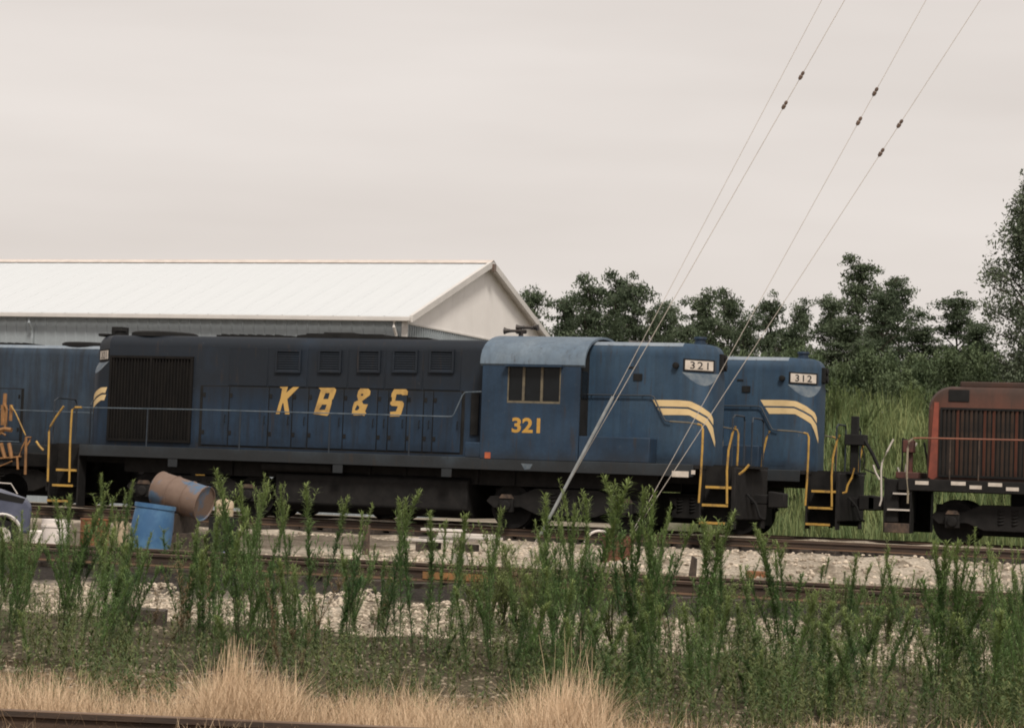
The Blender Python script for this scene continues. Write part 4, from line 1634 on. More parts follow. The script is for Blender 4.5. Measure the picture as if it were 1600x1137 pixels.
# stacked white boards and concrete
M_board = simple('weathered_white_board', (.66, .62, .58), (.46, .42, .38), 3, .7, .2, stretch=(.5, 4, 4))
bz = [(675, 846, .9, 0), (700, 846, 1.15, 1), (722, 845, 1.2, 2), (735, 843, 1.0, 3), (690, 842, .8, 4)]
for i, (px, py, ln, lv) in enumerate(bz):
    p = UD(px, 41.5, py=850)
    mb = MB()
    mb.box(-ln / 2, ln / 2, -.13, .13, 0, .045)
    o = mb.build('board', M_board, loc=(p.x, p.y + .28 * (i % 3) - .2, gz(p) + .16 + .05 * lv), bevel=.006)
    o.rotation_euler = (0, 0, (i - 2) * .09)
    tag(o, ['bottom white board of the low stack behind the middle track', 'second white board of the low stack behind the middle track', 'third and longest white board of the low stack', 'fourth white board of the low stack, skewed', 'topmost short white board of the low stack'][i], 'board', 'white boards stacked on the gravel')
for i, px in enumerate((668, 728)):
    p = UD(px, 41.5, py=850)
    mb = MB()
    mb.box(-.09, .09, -.35, .45, 0, .16)
    o = mb.build('timber', M_tie, loc=(p.x, p.y, gz(p)), bevel=.01)
    tag(o, ['dark bearer under the left end of the white boards', 'dark bearer under the right end of the white boards'][i], 'timber')
p = UD(724, 34.5)
mb = MB()
mb.box(-.11, .11, -.10, .10, 0, .19)
mb.lathe((.02, -.101, .10), (0, -1, 0), [(0, .045), (.012, .04)], 10)
o = mb.build('block', simple('concrete', (.40, .36, .31), (.28, .25, .22), 6, .9, .3), loc=(p.x, p.y, gz(p)), bevel=.015)
o.rotation_euler = (0, 0, .3)
tag(o, 'pale concrete block with a hole in front of the white boards', 'block')

# rusty red drum and its loose hoop
p = UD(968, 38.0)
hd_ = UD(968, 38, py=836).z - gz(p)
rd = bpy.data.objects.new('drum', drum_mesh(M_redrust, .24, hd_))
COL.objects.link(rd)
rd.location = (p.x, p.y, gz(p) - .01)
tag(rd, 'rust-red drum half hidden by the tall weeds', 'drum')
p = UD(940, 40.0)
mb = MB()
mb.tube([(.26 * math.cos(a), 0, .26 * math.sin(a)) for a in [PI * i / 12 for i in range(13)]], .022, 6)
o = mb.build('hoop', M_plw, loc=(p.x, p.y, UD(941, 40, py=829).z - .26))
o.rotation_euler = (0, .2, .1)
o.scale = (1, 1, 1)
tag(o, 'pale bent half hoop left of the rust-red drum', 'hoop')
# brown stump and post beside the middle track
p = UD(1187, 33.0)
mb = MB()
mb.box(-.14, .14, -.10, .10, 0, .18)
o = mb.build('block', M_keg, loc=(p.x, p.y, gz(p)), bevel=.015)
tag(o, 'small brown wooden block on the gravel beyond the middle rail', 'block')
p = UD(1086, 31.5)
mb = MB()
mb.prism([(-.05, 0), (.05, 0), (.06, .32), (.0, .36)], -.04, .04)
o = mb.build('stake', M_tie, loc=(p.x, p.y, gz(p) + .0))
tag(o, 'short splintered stake standing by the middle rail', 'stake')
p = UD(576, 39.0)
mb = MB()
mb.box(-.05, .05, -.05, .05, 0, UD(576, 39, py=820).z - gz(p))
o = mb.build('post', M_rusty, loc=(p.x, p.y, gz(p)), bevel=.01)
tag(o, 'short brown post in the gravel left of the white boards', 'post')


# old blue car cut off by the left edge
def old_car():
    dp = 34.5
    a = UD(50, dp)
    g0 = gz(a)
    zt = UD(0, dp, py=760).z
    h = zt - g0
    M_car = rust_paint('faded_blue_car_paint', (.045, .052, .085), (.055, .065, .10), (.10, .11, .16), .4, .65, 1.5, .4)
    root = empty('car', (a.x, a.y, g0), .56)
    tag(root, 'faded blue old car cut off by the left edge, tail behind weeds', 'car')
    s = h / .98
    prof = [(0, .35), (.02, .70), (-.06, .80), (-.45, .93), (-.9, .98), (-1.5, 1.36), (-2.6, 1.38), (-3.2, .98), (-4.1, .86), (-4.25, .6), (-4.25, .3)]
    arch = lambda cx, r: [(cx + r * math.cos(t), .30 + r * math.sin(t)) for t in [PI * i / 10 for i in range(11)]]
    lower = list(reversed(arch(-3.4, .36))) + list(reversed(arch(-.40, .27)))
    lower = [(-4.25, .3)] + [(x, z) for x, z in reversed([p for p in arch(-3.4, .36)])] + [(x, z) for x, z in reversed(arch(-.40, .27))] + [(0, .30)]
    mb = MB()
    outl = prof[:-1] + lower
    mb.prism([(x * s, z * s) for x, z in outl], 0, 1.65 * s)
    mb.build('body', M_car, root, smooth=False, bevel=.04)
    for sy in (-.006, 1.65 * s - .002):
        q = MB()
        q.prism([(-1.0 * s, 1.0 * s), (-1.5 * s, 1.31 * s), (-2.55 * s, 1.33 * s), (-3.0 * s, 1.0 * s)], sy, sy + .008)
        q.build('side_window', M_glass, root, smooth=False)
        q = MB()
        q.prism([(-.08 * s, .815 * s), (-.45 * s, .90 * s), (-.9 * s, .93 * s), (-.9 * s, .85 * s), (-.12 * s, .745 * s)], sy, sy + .008)
        q.build('side_trim', M_sootshade, root, smooth=False)
        for cx, ar in ((-.40, .28), (-3.4, .37)):
            q = MB()
            q.tube([(cx * s + ar * s * math.cos(t), sy, .30 * s + ar * s * math.sin(t)) for t in [PI * i / 14 for i in range(15)]], .022, 6)
            q.build('arch_trim', M_wtrim, root)
    for cx in (-.40, -3.4):
        for sy in (.02, 1.45 * s):
            q = MB()
            q.lathe((cx * s, sy, .255 * s), (0, 1, 0), [(0, .14 * s), (.0, .245 * s), (.16, .245 * s), (.16, .1)], 22)
            w = q.build('wheel', M_sootshade, root)
            q = MB()
            q.lathe((cx * s, sy - .004, .255 * s), (0, 1, 0), [(0, .04), (.002, .135 * s), (.006, .13 * s)], 16)
            q.build('hub', M_wire, w)
    q = MB()
    q.tube([(-1.1 * s, .1, .98 * s), (-1.1 * s, .1, 1.06 * s), (-.30 * s, .1, 1.03 * s), (-.20 * s, .1, .88 * s)], .010, 5)
    q.build('luggage_rail', M_wire, root)


old_car()


# ------------------------------------------------------------------ guy wires
def guy(pa, pb, Y, label, insul=(), guard=None, r=.011):
    a, b = U(*pa, Y), U(*pb, Y)
    root = empty('guy_wire', b)
    tag(root, label, 'guy wire', 'guy wires slanting down from a pole above the frame')
    d = (b - a)
    e = b + d.normalized() * 0.8
    q = MB()
    top = a - d.normalized() * 3.0
    q.tube([top - b, e - b], r, 5)
    q.build('wire', M_wire, root)
    for p in insul:
        t = (p[1] - pa[1]) / (pb[1] - pa[1])
        c = a + d * t
        q = MB()
        dn = d.normalized()
        q.lathe(c - dn * .08 - b, dn, [(0, .010), (.015, .026), (.05, .030), (.07, .020), (.09, .034), (.14, .030), (.16, .010)], 10)
        q.build('insulator', M_insul, root)
    if guard:
        t = (guard - pa[1]) / (pb[1] - pa[1])
        c = a + d * t
        q = MB()
        q.tube([c - b, b - b], .027, 8)
        q.build('guy_guard', M_guard, root)
    return root


YG = 37.0
guy((1284, 0), (845, 834), YG, 'leftmost guy wire with a thick pale guard at its foot', guard=615, r=.0052)
guy((1320, 0), (843, 834), YG + .1, 'second guy wire from the left, two insulators high up', insul=((1258, 115), (1231, 160)), r=.0062)
guy((1447, 0), (1002, 805), YG, 'third guy wire from the left, with paler brown insulators', insul=((1370, 140), (1344, 185)), r=.0052)
guy((1532, 0), (1008, 805), YG + .1, 'rightmost guy wire with the lowest pair of insulators', insul=((1411, 188), (1383, 232)), r=.0056)


# ------------------------------------------------------------------ trees
def tree_mesh(seed, H, W, leafsize, nlimb, per, mats, base=0.2, flat=.5):
    rr = random.Random(seed)
    tk, lf = MB(), MB()
    lean = rr.uniform(-.05, .05)
    tp = [Vector((lean * H * k * k + rr.uniform(-.12, .12) * k, rr.uniform(-.12, .12) * k, H * .90 * k)) for k in [i / 8 for i in range(9)]]
    tk.tube(tp, H * .018, 7, H * .003)
    sprays = []
    for i in range(nlimb):
        k = base + (1 - base) * ((i + .5) / nlimb) ** .9
        j = min(7, int(k * 8))
        o = tp[j].lerp(tp[j + 1], k * 8 - j)
        a = i * 2.4 + rr.uniform(-.6, .6)
        env = (1 - max(0, (k - .45) / .62) ** 1.5) * (.62 + .38 * min(1, k / .35))
        reach = W * env * rr.uniform(.6, 1.08)
        e = o + Vector((math.cos(a) * reach, math.sin(a) * reach, H * rr.uniform(.03, .10) + reach * .25))
        mid = o.lerp(e, .5) + Vector((0, 0, reach * .10))
        tk.tube([o, mid, e], H * .0055, 5, H * .0012)
        for q in range(5):
            t = .35 + .65 * (q + rr.random() * .6) / 5
            c = (o.lerp(mid, t * 2) if t < .5 else mid.lerp(e, t * 2 - 1))
            sd = Vector((rr.gauss(0, .35), rr.gauss(0, .35), rr.gauss(.05, .18))) * W * .42
            c2 = c + sd
            tk.tube([c, c2], H * .0016, 3, H * .0006)
            sprays.append((c2, W * rr.uniform(.16, .30)))
    for i in range(9):
        sprays.append((tp[8] + Vector((rr.gauss(0, .13) * W, rr.gauss(0, .13) * W, H * rr.uniform(-.16, .055))), W * rr.uniform(.12, .20)))
    for c, r in sprays:
        tilt = Vector((rr.gauss(0, .25), rr.gauss(0, .25), 1)).normalized()
        for _ in range(per):
            a, q = rr.uniform(0, 2 * PI), r * math.sqrt(rr.random()) * rr.uniform(.8, 1.15)
            p = c + Vector((math.cos(a) * q, math.sin(a) * q, rr.gauss(0, .32) * r * flat - .18 * q))
            n = (tilt + Vector((rr.gauss(0, .55), rr.gauss(0, .55), rr.gauss(0, .35)))).normalized()
            u = Matrix.Rotation(rr.uniform(0, 2 * PI), 3, n) @ n.orthogonal().normalized()
            v = n.cross(u)
            sz = leafsize * rr.uniform(.55, 1.3)
            lf.add([p - u * sz, p - v * sz * .42 + n * sz * .1, p + u * sz, p + v * sz * .42], [(0, 1, 2, 3)])
    return tk.mesh('trunk', mats[0]), lf.mesh('crown', mats[1], smooth=False, recalc=False)


M_bark = simple('bark', (.07, .055, .04), (.035, .028, .022), 8, .9, .5, stretch=(1, 1, .2))
M_leafd = leaf_mat('locust_leaf', (.055, .080, .048), (.130, .165, .098), .38, .6, .4, .45)  # distance haze is mixed into these greyed leaf colours
M_leafl = leaf_mat('cottonwood_leaf', (.085, .11, .07), (.18, .21, .14), .25, .5, .3, .6)
M_shrub = leaf_mat('shrub_leaf', (.06, .09, .045), (.14, .18, .09), .2, .6, .4, .5)
TREES = [tree_mesh(40 + i, 10.0, 2.7, .125, 34, 62, (M_bark, M_leafd)) for i in range(6)]
BIG = tree_mesh(77, 15.0, 4.6, .16, 60, 96, (M_bark, M_leafl), base=.10, flat=1.0)
SHRUBS = [tree_mesh(90 + i, 4.0, 2.2, .13, 22, 52, (M_bark, M_shrub), base=.02, flat=1.0) for i in range(3)]


def plant_tree(name, meshes, px, pyt, depth, wpx, label, group, H0, W0, rng, cat='tree', zb=None):
    top = UD(px, depth, py=pyt)
    gzv = ground_z(top.x, top.y) - .1
    h = (top.z - gzv)
    root = empty(name, (top.x, top.y, gzv), rng.uniform(0, 6.28))
    ws = (wpx * depth / FPX) / W0
    for nm, me in (('trunk', meshes[0]), ('crown', meshes[1])):
        link_mesh(nm, me, root)
    root.scale = (ws, ws, h / (H0 * 1.0))
    tag(root, label, cat, group)
    return root


rt = random.Random(11)
TR = [(833, 458, 100, 38, 0), (886, 470, 103, 46, 1), (922, 448, 100, 50, 2), (958, 436, 104, 44, 3), (990, 447, 99, 46, 4), (1023, 487, 101, 40, 5), (1050, 480, 106, 28, 0),
      (1098, 466, 100, 50, 1), (1142, 468, 103, 46, 2), (1168, 500, 98, 36, 3), (1206, 474, 103, 38, 4), (1252, 482, 106, 32, 5), (1300, 468, 100, 40, 0), (1344, 414, 102, 48, 2), (1380, 462, 98, 42, 1),
      (1410, 440, 104, 44, 3), (1446, 515, 100, 44, 5), (1498, 470, 101, 52, 4), (1528, 512, 98, 46, 0), (1070, 512, 97, 42, 4), (1232, 520, 97, 42, 2), (1330, 500, 97, 48, 3)]
tl = {833: 'dark tree peeping out beside the white gable', 886: 'dark tree behind the cab roof, first of the big clump', 922: 'dark tree left of the tallest top in the clump beside the gable', 958: 'tallest pointed dark tree of the clump right of the gable',
      990: 'dark tree just right of the tallest top in the clump beside the gable', 1023: 'lower dark tree closing the clump above the short hood of 321', 1050: 'small dark tree crossed by the left pair of guy wires', 1070: 'low dark tree between the left guy wires and the roof vent of the nearer locomotive',
      1098: 'broad dark tree just right of number board 321', 1142: 'dark tree between the two number boards, right of the broad one', 1168: 'lower dark tree crossed by the third guy wire', 1206: 'dark tree crossed by the rightmost guy wire',
      1232: 'low dark tree directly above number board 312', 1252: 'thin small-crowned tree in the gap above board 312', 1300: 'dark tree left of the tallest plumed tree', 1330: 'low dense dark tree below the tallest plumed tree',
      1344: 'tallest dark tree with a plumed top above the grass bank', 1380: 'lower dark tree between the two tall plumed ones', 1410: 'second tall plumed dark tree right of the tallest one', 1446: 'low dark tree above the nose of the red switcher',
      1498: 'rounded dark tree beside the pale big tree', 1528: 'low dark tree at the foot of the big pale tree'}
for (px, py, dp, w, vi) in TR:
    plant_tree('tree', TREES[vi], px, py - 4, dp, w * 1.18, tl.get(px, 'dark green tree in the row along the horizon behind the locomotives'), 'dark trees along the horizon', 9.6, 2.75, rt)
plant_tree('tree', BIG, 1630, 285, 84, 86, 'big pale-leaved tree rising at the right edge', None, 14.6, 4.6, rt)
plant_tree('tree', BIG, 1730, 300, 90, 90, 'second pale-leaved tree just beyond the right edge', None, 14.6, 4.6, rt)
for i in range(17):
    px = 1275 + i * 22 + rt.uniform(-8, 8)
    plant_tree('shrub', SHRUBS[i % 3], px, 553 + rt.uniform(-22, 26), 92 + rt.uniform(-3, 3), 40, 'leafy shrub filling the foot of the tree row above the bank', 'shrubs at the foot of the trees', 4.2, 2.3, rt, 'shrub')
for i in range(12):
    px = 840 + i * 36 + rt.uniform(-8, 8)
    plant_tree('shrub', SHRUBS[i % 3], px, 545 + rt.uniform(-12, 12), 90 + rt.uniform(-3, 3), 44, 'leafy shrub in the foot of the trees behind the short hoods', 'shrubs behind the short hoods', 4.2, 2.3, rt, 'shrub')


# ------------------------------------------------------------------ grasses and weeds
def blade(mb, p, h, w, lean, ang, seg=3, curl=.5):
    dx, dy = math.cos(ang), math.sin(ang)
    sx, sy = -dy * w * .5, dx * w * .5
    vs = []
    for i in range(seg + 1):
        t = i / seg
        o = lean * h * (t ** (1 + curl))
        z = h * t * (1 - .25 * lean * t)
        k = 1 - t * .85
        vs += [(p[0] + dx * o - sx * k, p[1] + dy * o - sy * k, p[2] + z), (p[0] + dx * o + sx * k, p[1] + dy * o + sy * k, p[2] + z)]
    mb.add(vs, [(2 * i, 2 * i + 1, 2 * i + 3, 2 * i + 2) for i in range(seg)])


M_bank = leaf_mat('bank_grass', (.125, .18, .075), (.32, .33, .14), .3, .7, 0, .35)
M_straw = leaf_mat('dry_straw', (.46, .33, .21), (.82, .64, .45), .2, .7, 0, 1.2)
M_weed = leaf_mat('weed_leaf', (.055, .12, .045), (.16, .25, .085), .38, .6, .7, .9)
def pale_tips(M, tip):
    """young growth at the top of the stalk is yellower"""
    t = M.node_tree
    b = t.nodes['Principled BSDF']
    src = b.inputs['Base Color'].links[0].from_socket
    sp = t.nodes.new('ShaderNodeSeparateXYZ')
    t.links.new(coords(t), sp.inputs[0])
    col = mix(t, mrange(t, sp.outputs[2], .62, 1.08, 0.0, .75), src, tip)
    t.links.new(col, b.inputs['Base Color'])
    for n in t.nodes:
        if n.type == 'BSDF_TRANSLUCENT': t.links.new(col, n.inputs[0])


pale_tips(M_weed, (.26, .31, .11))
M_dead = leaf_mat('dead_weed', (.13, .09, .05), (.26, .19, .11), .15, .7, .5, .9)
M_under = leaf_mat('undergrowth_leaf', (.06, .10, .036), (.21, .21, .085), .2, .7, 0, 1.4)
M_stem = simple('weed_stem', (.075, .085, .035), (.05, .05, .025), 10, .8)

rg = random.Random(21)
mb = MB()
for i in range(30000):
    x = rg.uniform(-22, 8)
    y = Y_BANK + (rg.random() ** .8) * 17 - 1.0
    if x < -17.5 - .12 * (y - 61) and y < 72: continue
    z = ground_z(x, y)
    h = rg.uniform(.4, 1.1) * (1.15 if y > 72 else .9) * (.75 + .5 * math.sin(x * 1.7 + math.sin(y * 1.3)) ** 2)
    blade(mb, (x, y, z - .03), h, rg.uniform(.03, .06), rg.uniform(.1, .6), rg.uniform(0, 6.28), 2)
o = mb.build('bank_grass', M_bank, smooth=False, recalc=False)
tag(o, 'tall yellow-green grass covering the bank behind the locomotives', 'grass', kind='stuff')


def along(px, depth):
    p = UD(px, depth)
    return p.x, p.y


# dry grass along the foreground track
mb = MB()
for i in range(21000):
    px = rg.uniform(-120, 1720)
    den = 1.0 if px < 700 else (.8 if px < 980 else (.2 + .6 * max(0, math.sin(px * .019 + 1.2)) ** 2))
    if rg.random() > den: continue
    dp = 13.0 + abs(rg.gauss(0, .9)) if rg.random() < .82 else rg.uniform(11.2, 12.7)
    x, y = along(px, dp)
    z = ground_z(x, y)
    clump = .5 + .5 * math.sin(px * .021 + 1.3 * math.sin(dp * 2 + px * .006))
    h = rg.uniform(.14, .30) + .16 * clump * rg.random() + (.10 if 330 < px < 480 or 820 < px < 970 else 0)
    if dp < 12.8: h *= .55
    if px > 960: h *= .75
    blade(mb, (x, y, z - .02), h, rg.uniform(.003, .0065), rg.uniform(.1, 1.0), rg.uniform(0, 6.28), 3, .8)
o = mb.build('dry_grass', M_straw, smooth=False, recalc=False)
tag(o, 'dry straw-coloured grass along the foreground rail', 'grass', kind='stuff')


def tussock(px, dp, specs, label):
    c = along(px, dp)
    z = ground_z(*c)
    mb = MB()
    for (n, hx, sp, off, lean) in specs:
        for i in range(n):
            a = rg.gauss(0, .6) + off
            r = abs(rg.gauss(0, sp))
            t = rg.uniform(0, 6.28)
            blade(mb, (r * math.cos(t), r * math.sin(t), 0), hx * rg.uniform(.55, 1.0), rg.uniform(.004, .008), abs(rg.gauss(lean, .18)), a, 4, .6)
    o = mb.build('grass_tussock', M_straw, smooth=False, recalc=False, loc=(c[0], c[1], z - .02))
    tag(o, label, 'grass tussock', 'tall dry grass tussocks')


tussock(378, 14.0, [(170, .62, .10, 1.6, .10), (110, .50, .12, .35, .55), (90, .4, .16, 2.8, .6)], 'tall pale dry tussock with blades fanning to the right, at left')
tussock(425, 13.8, [(80, .42, .10, .4, .6), (60, .36, .10, 1.2, .3)], 'lower dry tussock leaning right beside the tall pale one')
tussock(888, 13.6, [(200, .50, .14, 1.2, .25), (120, .42, .16, .3, .6), (110, .40, .16, 2.7, .6)], 'wide bushy dry tussock at the bottom centre')
tussock(905, 13.9, [(26, .72, .10, 1.5, .14), (22, .66, .10, .5, .3)], 'sparse tall seed stalks behind the wide dry tussock')
tussock(1475, 12.6, [(70, .24, .08, 1.0, .3), (50, .2, .08, .2, .6)], 'small reddish dry tuft near the lower right corner')
tussock(90, 13.6, [(60, .34, .14, .8, .4), (40, .46, .10, 1.5, .2)], 'loose dry tussock near the lower left corner')
tussock(560, 13.7, [(80, .32, .16, .6, .4), (60, .28, .12, 2.4, .5)], 'short bushy dry tussock between the two tall ones')


# tall feathery weeds
def weed_mesh(seed, kind):
    """kind 0: one feathery stalk; 1: several stalks from one root; 2: rounded pale bushy growth"""
    rr = random.Random(seed)
    st, lf = MB(), MB()

    def leaf(p, a, el, L, w):
        d = Vector((math.cos(a) * math.cos(el), math.sin(a) * math.cos(el), math.sin(el)))
        sv = Vector((-math.sin(a), math.cos(a), 0)) * w
        m_ = p + d * L * .5 + Vector((0, 0, L * .07))
        e = p + d * L - Vector((0, 0, L * .14))
        lf.add([p - sv * .3, p + sv * .3, m_ + sv, m_ - sv, e], [(0, 1, 2, 3), (3, 2, 4)])

    def stalk(base, H, lean, nleaf, Lf, low, nb, kink):
        pos = lambda t: base + Vector((lean.x * t ** 1.6 + kink * math.sin(t * 5) * .02, lean.y * t ** 1.6 + kink * math.cos(t * 4) * .02, H * t))
        st.tube([pos(i / 6) for i in range(7)], .0060, 4, .0018)
        for i in range(nleaf):
            t = .05 + .95 * (i / nleaf) ** .92
            if rr.random() > .25 + .75 * sst(low, low + .4, t): continue
            leaf(pos(t), i * 2.4 + rr.uniform(-.6, .6), rr.uniform(-.05, .95) + .3 * t, Lf * rr.uniform(.55, 1.2) * (1.2 - .6 * t), rr.uniform(.0030, .0052))
        for i in range(nb):
            t0 = rr.uniform(.3, .95)
            a = rr.uniform(0, 6.28)
            L = rr.uniform(.08, .24) * (1.2 - .55 * t0)
            o = pos(t0)
            d = Vector((math.cos(a) * .6, math.sin(a) * .6, 1)).normalized()
            e = o + d * L
            st.tube([o, o.lerp(e, .5) + Vector((d.x, d.y, 0)) * .015, e], .0024, 3, .0009)
            for k in range(24):
                leaf(o.lerp(e, (k + .5) / 24), k * 2.4, rr.uniform(.1, 1.1), rr.uniform(.028, .062), .0038)

    Z = Vector((0, 0, 0))
    if kind == 0:
        stalk(Z, 1.0, Vector((rr.uniform(-.18, .18), rr.uniform(-.18, .18), 0)), rr.randint(420, 560), rr.uniform(.075, .11), rr.uniform(.0, .35), rr.randint(7, 18), rr.uniform(0, 1.4))
    elif kind == 3:
        stalk(Z, 1.0, Vector((rr.uniform(-.5, .5), rr.uniform(-.5, .5), 0)), 60, .05, .3, rr.randint(9, 16), 1.5)
    elif kind == 1:
        for i in range(rr.randint(2, 4)):
            a = rr.uniform(0, 6.28)
            stalk(Vector((math.cos(a) * .03, math.sin(a) * .03, 0)), 1.0 if i == 0 else rr.uniform(.5, .92), Vector((math.cos(a), math.sin(a), 0)) * rr.uniform(.06, .34), rr.randint(260, 360), rr.uniform(.06, .10), rr.uniform(0, .3), rr.randint(4, 10), rr.uniform(0, 1.5))
    else:
        for i in range(rr.randint(9, 13)):
            a = rr.uniform(0, 6.28)
            stalk(Z, rr.uniform(.5, 1.0), Vector((math.cos(a), math.sin(a), 0)) * rr.uniform(.05, .42), 110, rr.uniform(.05, .085), .1, 4, .8)
    return st.mesh('stem', M_stem), lf.mesh('foliage', {2: M_pale, 3: M_dead}.get(kind, M_weed), smooth=False, recalc=False)


M_pale = leaf_mat('pale_weed_leaf', (.10, .16, .055), (.24, .29, .11), .38, .6, .5, .8)
WEEDS = [weed_mesh(200 + i, 0 if i < 13 else 1) for i in range(18)]
DEAD = [weed_mesh(400 + i, 3) for i in range(3)]
BUSHES = [weed_mesh(300 + i, 2) for i in range(4)]


def weed(px, dp, pyt, label, group, rng, wid=1.0, pool=None):
    base = UD(px, dp)
    g0 = ground_z(base.x, base.y) - .02
    top = UD(px, dp, py=pyt)
    h = top.z - g0
    if h < .12: return
    root = empty('weed', (top.x, top.y, g0), rng.uniform(0, 6.28))
    s, f = rng.choice(pool or WEEDS)
    link_mesh('stem', s, root)
    link_mesh('foliage', f, root)
    w = min(1.25, .42 + .46 * h) * wid * rng.uniform(.8, 1.2)
    root.scale = (w, w, h)
    root.rotation_euler = (rng.gauss(0, .05), rng.gauss(0, .05), rng.uniform(0, 6.28))
    tag(root, label, 'weed', group)


rw = random.Random(8)
PROM = [(388, 20.0, 736, 'tall bushy weed topping the fuel tank shadow right of the drum', 1.2), (905, 18.6, 752, 'tallest weed standing in front of the guy wire foot', 1.4), (1000, 19.5, 748, 'tall dark weed whose tip crosses the second pair of guy wires', 1.4),
        (607, 20.5, 765, 'slender pointed weed below the letters ampersand and S', 1.0), (632, 20.0, 782, 'slender pale-tipped weed just right of the pointed one', 1.0), (1230, 20.5, 820, 'dark weed standing alone before the steps of locomotive 312', 1.2),
        (110, 22.5, 766, 'tall weed in front of the yellow steps at the left', 1.3), (1478, 19.0, 840, 'dense dark weed below the red switcher', 1.4), (1100, 20.0, 800, 'tall weed in front of the yellow ladder steps of locomotive 321', 1.1)]
for (px, dp, pyt, lb, wd) in PROM:
    weed(px, dp, pyt, lb, 'tall weeds between the tracks', rw, wd * 1.25)
extra = [(897, 18.8, 790), (913, 18.9, 770), (921, 18.5, 815), (886, 18.7, 820), (993, 19.6, 765), (1007, 19.4, 772), (1014, 19.7, 800), (985, 19.3, 815), (380, 20.1, 760), (396, 20.2, 748), (407, 20, 790), (1224, 20.4, 840), (1238, 20.3, 835), (1472, 19.1, 850), (1486, 19.1, 848), (1105, 20.1, 815), (104, 22.6, 780), (117, 22.4, 790), (375, 20.4, 752), (402, 19.8, 756), (412, 21, 775), (462, 22, 755), (494, 22, 758), (505, 21.5, 770), (540, 21, 785), (552, 22, 800), (650, 20.5, 785), (680, 21, 800), (765, 21, 800), (690, 20, 815), (720, 21.5, 812), (780, 20, 830), (855, 19.5, 780), (880, 19, 790), (915, 19, 775),
         (925, 20, 800), (890, 18, 830), (940, 19.5, 830), (985, 19, 790), (1010, 19, 790), (1020, 20, 810), (1060, 20, 825), (1090, 19.5, 835), (1110, 20, 830), (1240, 19.6, 850), (1225, 20.2, 860), (1330, 19, 870), (1322, 20, 875), (1365, 20, 855), (1420, 20, 875), (1465, 19.5, 850),
         (1495, 19, 855), (1520, 20, 825), (1540, 19, 880), (1570, 18, 850), (1580, 17.5, 858), (1590, 18.5, 845), (1600, 17, 870), (1560, 18.5, 875), (1610, 17.5, 850), (25, 23, 790), (40, 22, 800), (8, 21, 830), (122, 22, 800), (125, 22.5, 810), (150, 26.8, 745), (188, 27, 750), (160, 27, 775),
         (175, 27.2, 780), (195, 27, 790), (110, 27, 770), (210, 22, 850), (230, 22, 840), (290, 22, 830), (300, 22, 820), (340, 22, 800), (335, 22.5, 815), (350, 23, 790), (400, 22, 800), (430, 22, 810), (440, 23, 790)]
for (px, dp, pyt) in extra:
    weed(px, dp, pyt + rw.uniform(-6, 6), 'feathery green weed stalk growing between foreground and middle tracks', 'tall weeds between the tracks', rw, 1.05)
for (px, dp, pyt, wd) in [(765, 23.5, 845, 2.2), (790, 24.2, 838, 2.2), (815, 24, 842, 2.4), (835, 23.4, 836, 2.0), (740, 24.4, 858, 1.8), (870, 23.5, 850, 2.0), (1110, 23.5, 905, 2.2), (1135, 24, 900, 2.4), (1160, 23.4, 908, 2.2), (1290, 23, 908, 2.4),
                          (1320, 23.6, 900, 2.2), (1355, 23, 905, 2.4), (1390, 23.4, 900, 2.0), (1275, 22, 925, 2.2), (35, 26.5, 805, 2.4), (15, 26.0, 815, 2.2), (46, 26, 818, 2.0), (560, 24, 860, 1.8), (598, 24.5, 850, 1.8), (455, 23.5, 870, 2.0), (960, 22.5, 880, 2.2), (1010, 22.5, 885, 2.0), (1590, 19, 900, 2.4), (1570, 18.5, 930, 2.4)]:
    weed(px, dp, pyt, 'pale green bushy weed with many thin stems beside the middle track', 'pale bushy weeds along the middle track', rw, wd * .62, BUSHES)
for i in range(20):
    px, dp = rw.uniform(112, 345), rw.uniform(18.5, 23.5)
    if 200 < px < 262: continue
    weed(px, dp, rw.uniform(825, 890), 'feathery green weed stalk growing between foreground and middle tracks', 'tall weeds between the tracks', rw, 1.15)
cnt = 0
while cnt < 100:
    px = rw.uniform(-30, 1630)
    dp = rw.uniform(16.0, 24.2)
    if px < 850 and rw.random() < .25: continue
    if 64 < px < 98 or 206 < px < 262: continue
    if 100 < px < 800 and dp < 17.5 and rw.random() < .7: continue
    h = rw.uniform(.25, .7) if rw.random() < .55 else rw.uniform(.6, 1.2)
    if px > 1150: h *= .85
    b = UD(px, dp)
    g0 = ground_z(b.x, b.y)
    hor = 723 + .037 * px
    pyt = hor + (HC - g0 - h) / dp * FPX
    if pyt < 800: continue
    weed(px, dp, pyt, 'feathery green weed stalk growing between foreground and middle tracks', 'tall weeds between the tracks', rw, 1.1)
    cnt += 1
for i in range(42):
    px, dp = rw.uniform(790, 1620), rw.uniform(15.2, 18.5)
    weed(px, dp, rw.uniform(905, 1040) + (px - 800) * .03, 'feathery green weed stalk growing between foreground and middle tracks', 'tall weeds between the tracks', rw, 1.2)
for i in range(16):
    px, dp = rw.uniform(0, 1600), rw.uniform(16, 23)
    b = UD(px, dp)
    hor = 723 + .037 * px
    weed(px, dp, hor + (HC - ground_z(b.x, b.y) - rw.uniform(.45, .95)) / dp * FPX, 'dead brown leaning weed stalk among the green ones', 'dead brown weed stalks', rw, 1.0, DEAD)
for i in range(15):
    px, dp = rw.uniform(1296, 1446), rw.uniform(66, 77)
    b = UD(px, dp)
    hor = 723 + .037 * px
    weed(px, dp, hor + (HC - ground_z(b.x, b.y) - rw.uniform(1.0, 1.7)) / dp * FPX, 'broad bushy weed in the tall grass of the bank', 'bushy weeds on the grass bank', rw, 1.3, BUSHES)
